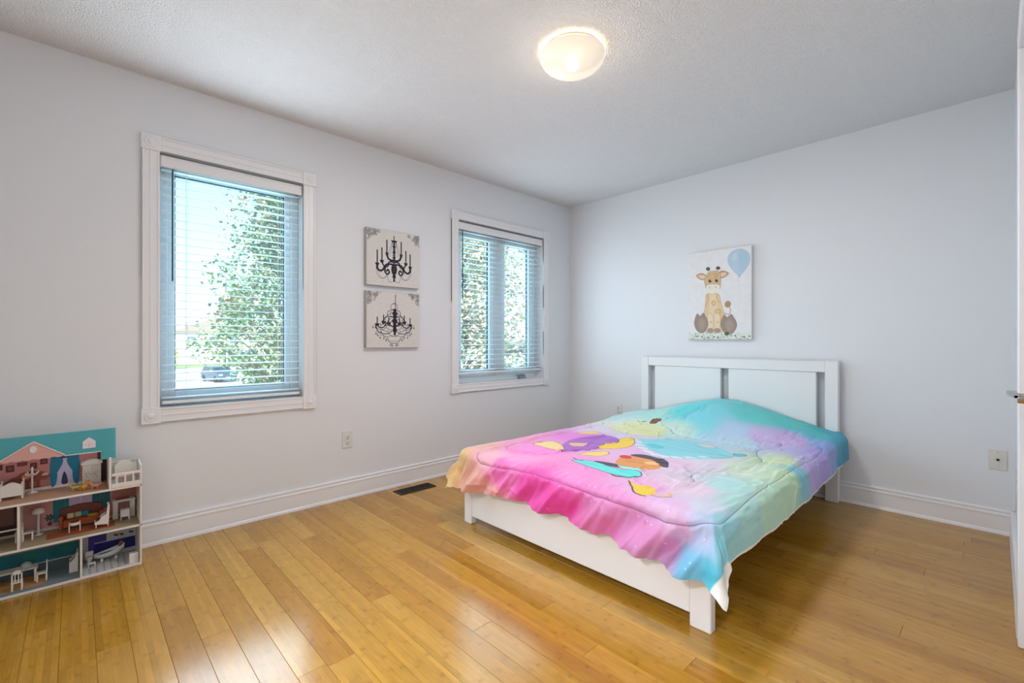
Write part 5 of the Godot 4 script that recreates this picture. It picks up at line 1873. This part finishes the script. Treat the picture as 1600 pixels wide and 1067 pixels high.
	for x in [-0.022, 0.020]:
		b = Mb.new()
		b.prism(ap, 0.004, Transform3D(Basis(Vector3.BACK, Vector3.UP, Vector3.RIGHT), Vector3(x, 0, 0)))
		put("side_panel", b.done(), wm, t)
		for z in [-0.020, 0.022]:
			bx("leg", Vector3(x + 0.002, 0.007, z), Vector3(0.004, 0.016, 0.004), wm, t, 0.001)
	bx("seat", Vector3(0, 0.028, 0.002), Vector3(0.038, 0.014, 0.042), br, t, 0.003)
	bx("backrest", Vector3(0, 0.060, -0.017), Vector3(0.038, 0.066, 0.008), br, t, 0.003)
	t = toy("toy_writing_table", "white toy writing table at the right end of the middle floor", "toy table", Vector3(0.062, 0.195, 3.538))
	bx("tabletop", Vector3(0, 0.086, 0), Vector3(0.044, 0.010, 0.088), wm, t, 0.002)
	for z in [-0.032, 0.032]:
		bx("drawer_stack", Vector3(-0.002, 0.041, z), Vector3(0.038, 0.080, 0.020), wm, t, 0.001)
	bx("blotter", Vector3(0.0, 0.0925, 0.004), Vector3(0.026, 0.003, 0.050), mat("doll_berry", rgb(176, 104, 100), 0.8), t, 0.0005)
	t = toy("toy_stool", "white boxy toy stool in front of the toy writing table", "toy stool", Vector3(0.108, 0.195, 3.536), 0.0, "white toy stools")
	bx("seat", Vector3(0, 0.034, 0), Vector3(0.028, 0.036, 0.036), wm, t, 0.002)
	for x in [-0.011, 0.011]:
		for z in [-0.015, 0.015]:
			bx("leg", Vector3(x, 0.009, z), Vector3(0.004, 0.018, 0.004), wm, t, 0.001)
	# bottom floor, dining side
	t = toy("toy_dining_rug", "ochre toy rug under the toy dining table", "toy rug", Vector3(0.125, 0.012, 3.880))
	bx("pile", Vector3(0, 0.001, 0), Vector3(0.13, 0.002, 0.150), mat("doll_ochre", rgb(196, 142, 84), 0.9), t, 0.0005)
	t = toy("toy_dining_table", "long white toy dining table on the ochre toy rug", "toy table", Vector3(0.118, 0.014, 3.895))
	bx("tabletop", Vector3(0, 0.060, 0), Vector3(0.060, 0.005, 0.130), wm, t, 0.002)
	for x in [-0.022, 0.022]:
		for z in [-0.056, 0.056]:
			bx("leg", Vector3(x, 0.029, z), Vector3(0.007, 0.058, 0.007), wm, t, 0.001)
	t = toy("toy_bowl", "pale grey toy bowl upside down on the toy dining table", "toy bowl", Vector3(0.105, 0.0765, 3.868))
	b = Mb.new()
	b.lathe([Vector2(0.018, 0.0), Vector2(0.018, 0.004), Vector2(0.014, 0.014), Vector2(0.006, 0.019), Vector2(0.0, 0.020)], Vector3.ZERO, 18)
	put("shell", b.done(), mat("doll_mist", rgb(176, 192, 190), 0.4), t)
	mini_chair(Vector3(0.186, 0.014, 3.890), PI, "white toy dining chair with its back to the room")
	mini_chair(Vector3(0.148, 0.014, 3.818), PI / 2 * 3.0, "white toy dining chair at the right end of the toy table")
	mini_chair(Vector3(0.176, 0.012, 3.972), PI / 2, "white toy dining chair at the left edge of the photo")
	t = toy("toy_chaise", "white toy chaise seen end-on by the bottom-floor divider", "toy chair", Vector3(0.110, 0.012, 3.716))
	b = Mb.new()
	b.prism([Vector2(0.016, 0.0), Vector2(-0.014, 0.0), Vector2(-0.014, 0.088), Vector2(-0.008, 0.086), Vector2(-0.003, 0.064), Vector2(0.008, 0.050), Vector2(0.016, 0.046)], 0.060, Transform3D(Basis(Vector3.BACK, Vector3.UP, Vector3.RIGHT), Vector3(-0.030, 0, 0)))
	put("body", b.done(), wm, t)
	b = Mb.new()
	b.tube([Vector3(0.026, 0.048, 0.016), Vector3(0.026, 0.053, 0.007), Vector3(0.026, 0.067, -0.003), Vector3(0.026, 0.089, -0.009)], 0.0042, 7)
	put("trim", b.done(), mat("doll_sage", rgb(132, 138, 96), 0.9), t)
	# bottom floor, bathroom
	t = toy("toy_bathtub", "boat-shaped white toy bathtub with raised end in the dollhouse bathroom", "toy bathtub", Vector3(0.090, 0.012, 3.590))
	b = Mb.new()
	var rings: Array = []
	for i in 13:
		var f := i / 12.0
		var zz := lerpf(0.056, -0.052, f)
		var wd := 0.024 * pow(sin(PI * clampf(f * 0.92 + 0.05, 0.0, 1.0)), 0.5)
		var top := lerpf(0.036, 0.062, f * f)
		var low := 0.010 + 0.030 * pow(absf(f - 0.4) / 0.6, 2.5)
		rings.append([Vector3(-wd, top, zz), Vector3(-wd * 0.8, (top + low) * 0.5, zz), Vector3(0, low, zz), Vector3(wd * 0.8, (top + low) * 0.5, zz), Vector3(wd, top, zz)])
	b.smooth(true)
	for i in 12:
		for k in 4:
			var q0: Vector3 = rings[i][k]
			var q1: Vector3 = rings[i][k + 1]
			b.quad(q0, q1, rings[i + 1][k + 1], rings[i + 1][k], (q0 + q1) * 0.5 - Vector3(0, 0.05, q0.z))
	b.smooth(false)
	for e in [0, 4]:
		var rim: Array = []
		for i in 13:
			rim.append(rings[i][e])
		b.tube(rim, 0.0028, 6)
	put("shell", b.done(), mat("doll_gloss", rgb(236, 236, 234), 0.2), t)
	b = Mb.new()
	for i in 12:
		var y := 0.030 + 0.0008 * i
		b.quad(rings[i][0] * Vector3(0.85, 0, 1) + Vector3(0, y, 0), rings[i][4] * Vector3(0.85, 0, 1) + Vector3(0, y, 0), rings[i + 1][4] * Vector3(0.85, 0, 1) + Vector3(0, y + 0.0008, 0), rings[i + 1][0] * Vector3(0.85, 0, 1) + Vector3(0, y + 0.0008, 0), Vector3.UP)
	put("bath_water", b.done(), mat("doll_water", rgb(52, 122, 128), 0.15), t)
	for z in [-0.022, 0.030]:
		bx("foot", Vector3(0, 0.007, z), Vector3(0.026, 0.014, 0.010), wm, t, 0.002)
	t = toy("toy_towel", "crumpled brown toy towel on the raised end of the toy bathtub", "toy towel", Vector3(0.090, 0.066, 3.552))
	b = Mb.new()
	b.ball(Vector3(0, 0.008, 0), Vector3(0.014, 0.011, 0.009), 8, 12)
	b.ball(Vector3(0.006, 0.018, -0.002), Vector3(0.009, 0.008, 0.007), 8, 12)
	put("folds", b.done(), mat("doll_tan", rgb(150, 92, 44), 0.9), t)
	t = toy("toy_toilet", "grey-white toy toilet at the left of the dollhouse bathroom", "toy toilet", Vector3(0.080, 0.012, 3.664))
	b = Mb.new()
	b.lathe([Vector2(0.0, 0.0), Vector2(0.010, 0.0), Vector2(0.007, 0.012), Vector2(0.014, 0.028), Vector2(0.015, 0.032), Vector2(0.0, 0.033)], Vector3(0.008, 0, 0), 16)
	put("bowl", b.done(), mat("doll_gloss"), t)
	bx("cistern", Vector3(-0.014, 0.036, 0), Vector3(0.012, 0.034, 0.030), mat("doll_gloss"), t, 0.003)
	t = toy("toy_stool", "low white toy stool in front of the toy toilet", "toy stool", Vector3(0.132, 0.012, 3.656), 0.0, "white toy stools")
	bx("seat", Vector3(0, 0.018, 0), Vector3(0.018, 0.005, 0.028), wm, t, 0.001)
	for x in [-0.006, 0.006]:
		for z in [-0.011, 0.011]:
			bx("leg", Vector3(x, 0.008, z), Vector3(0.004, 0.016, 0.004), wm, t, 0.001)
	t = toy("toy_washstand", "white toy washstand at the right front of the dollhouse bathroom", "toy cabinet", Vector3(0.196, 0.012, 3.509))
	bx("cabinet", Vector3(0, 0.018, 0), Vector3(0.030, 0.036, 0.034), wm, t, 0.001)
	bx("basin", Vector3(0, 0.039, 0), Vector3(0.032, 0.006, 0.036), mat("doll_gloss"), t, 0.002)
	b = Mb.new()
	b.tube([Vector3(-0.010, 0.042, 0), Vector3(-0.010, 0.052, 0), Vector3(-0.003, 0.054, 0), Vector3(0.0, 0.050, 0)], 0.0014, 6)
	put("tap", b.done(), mat("steel"), t)
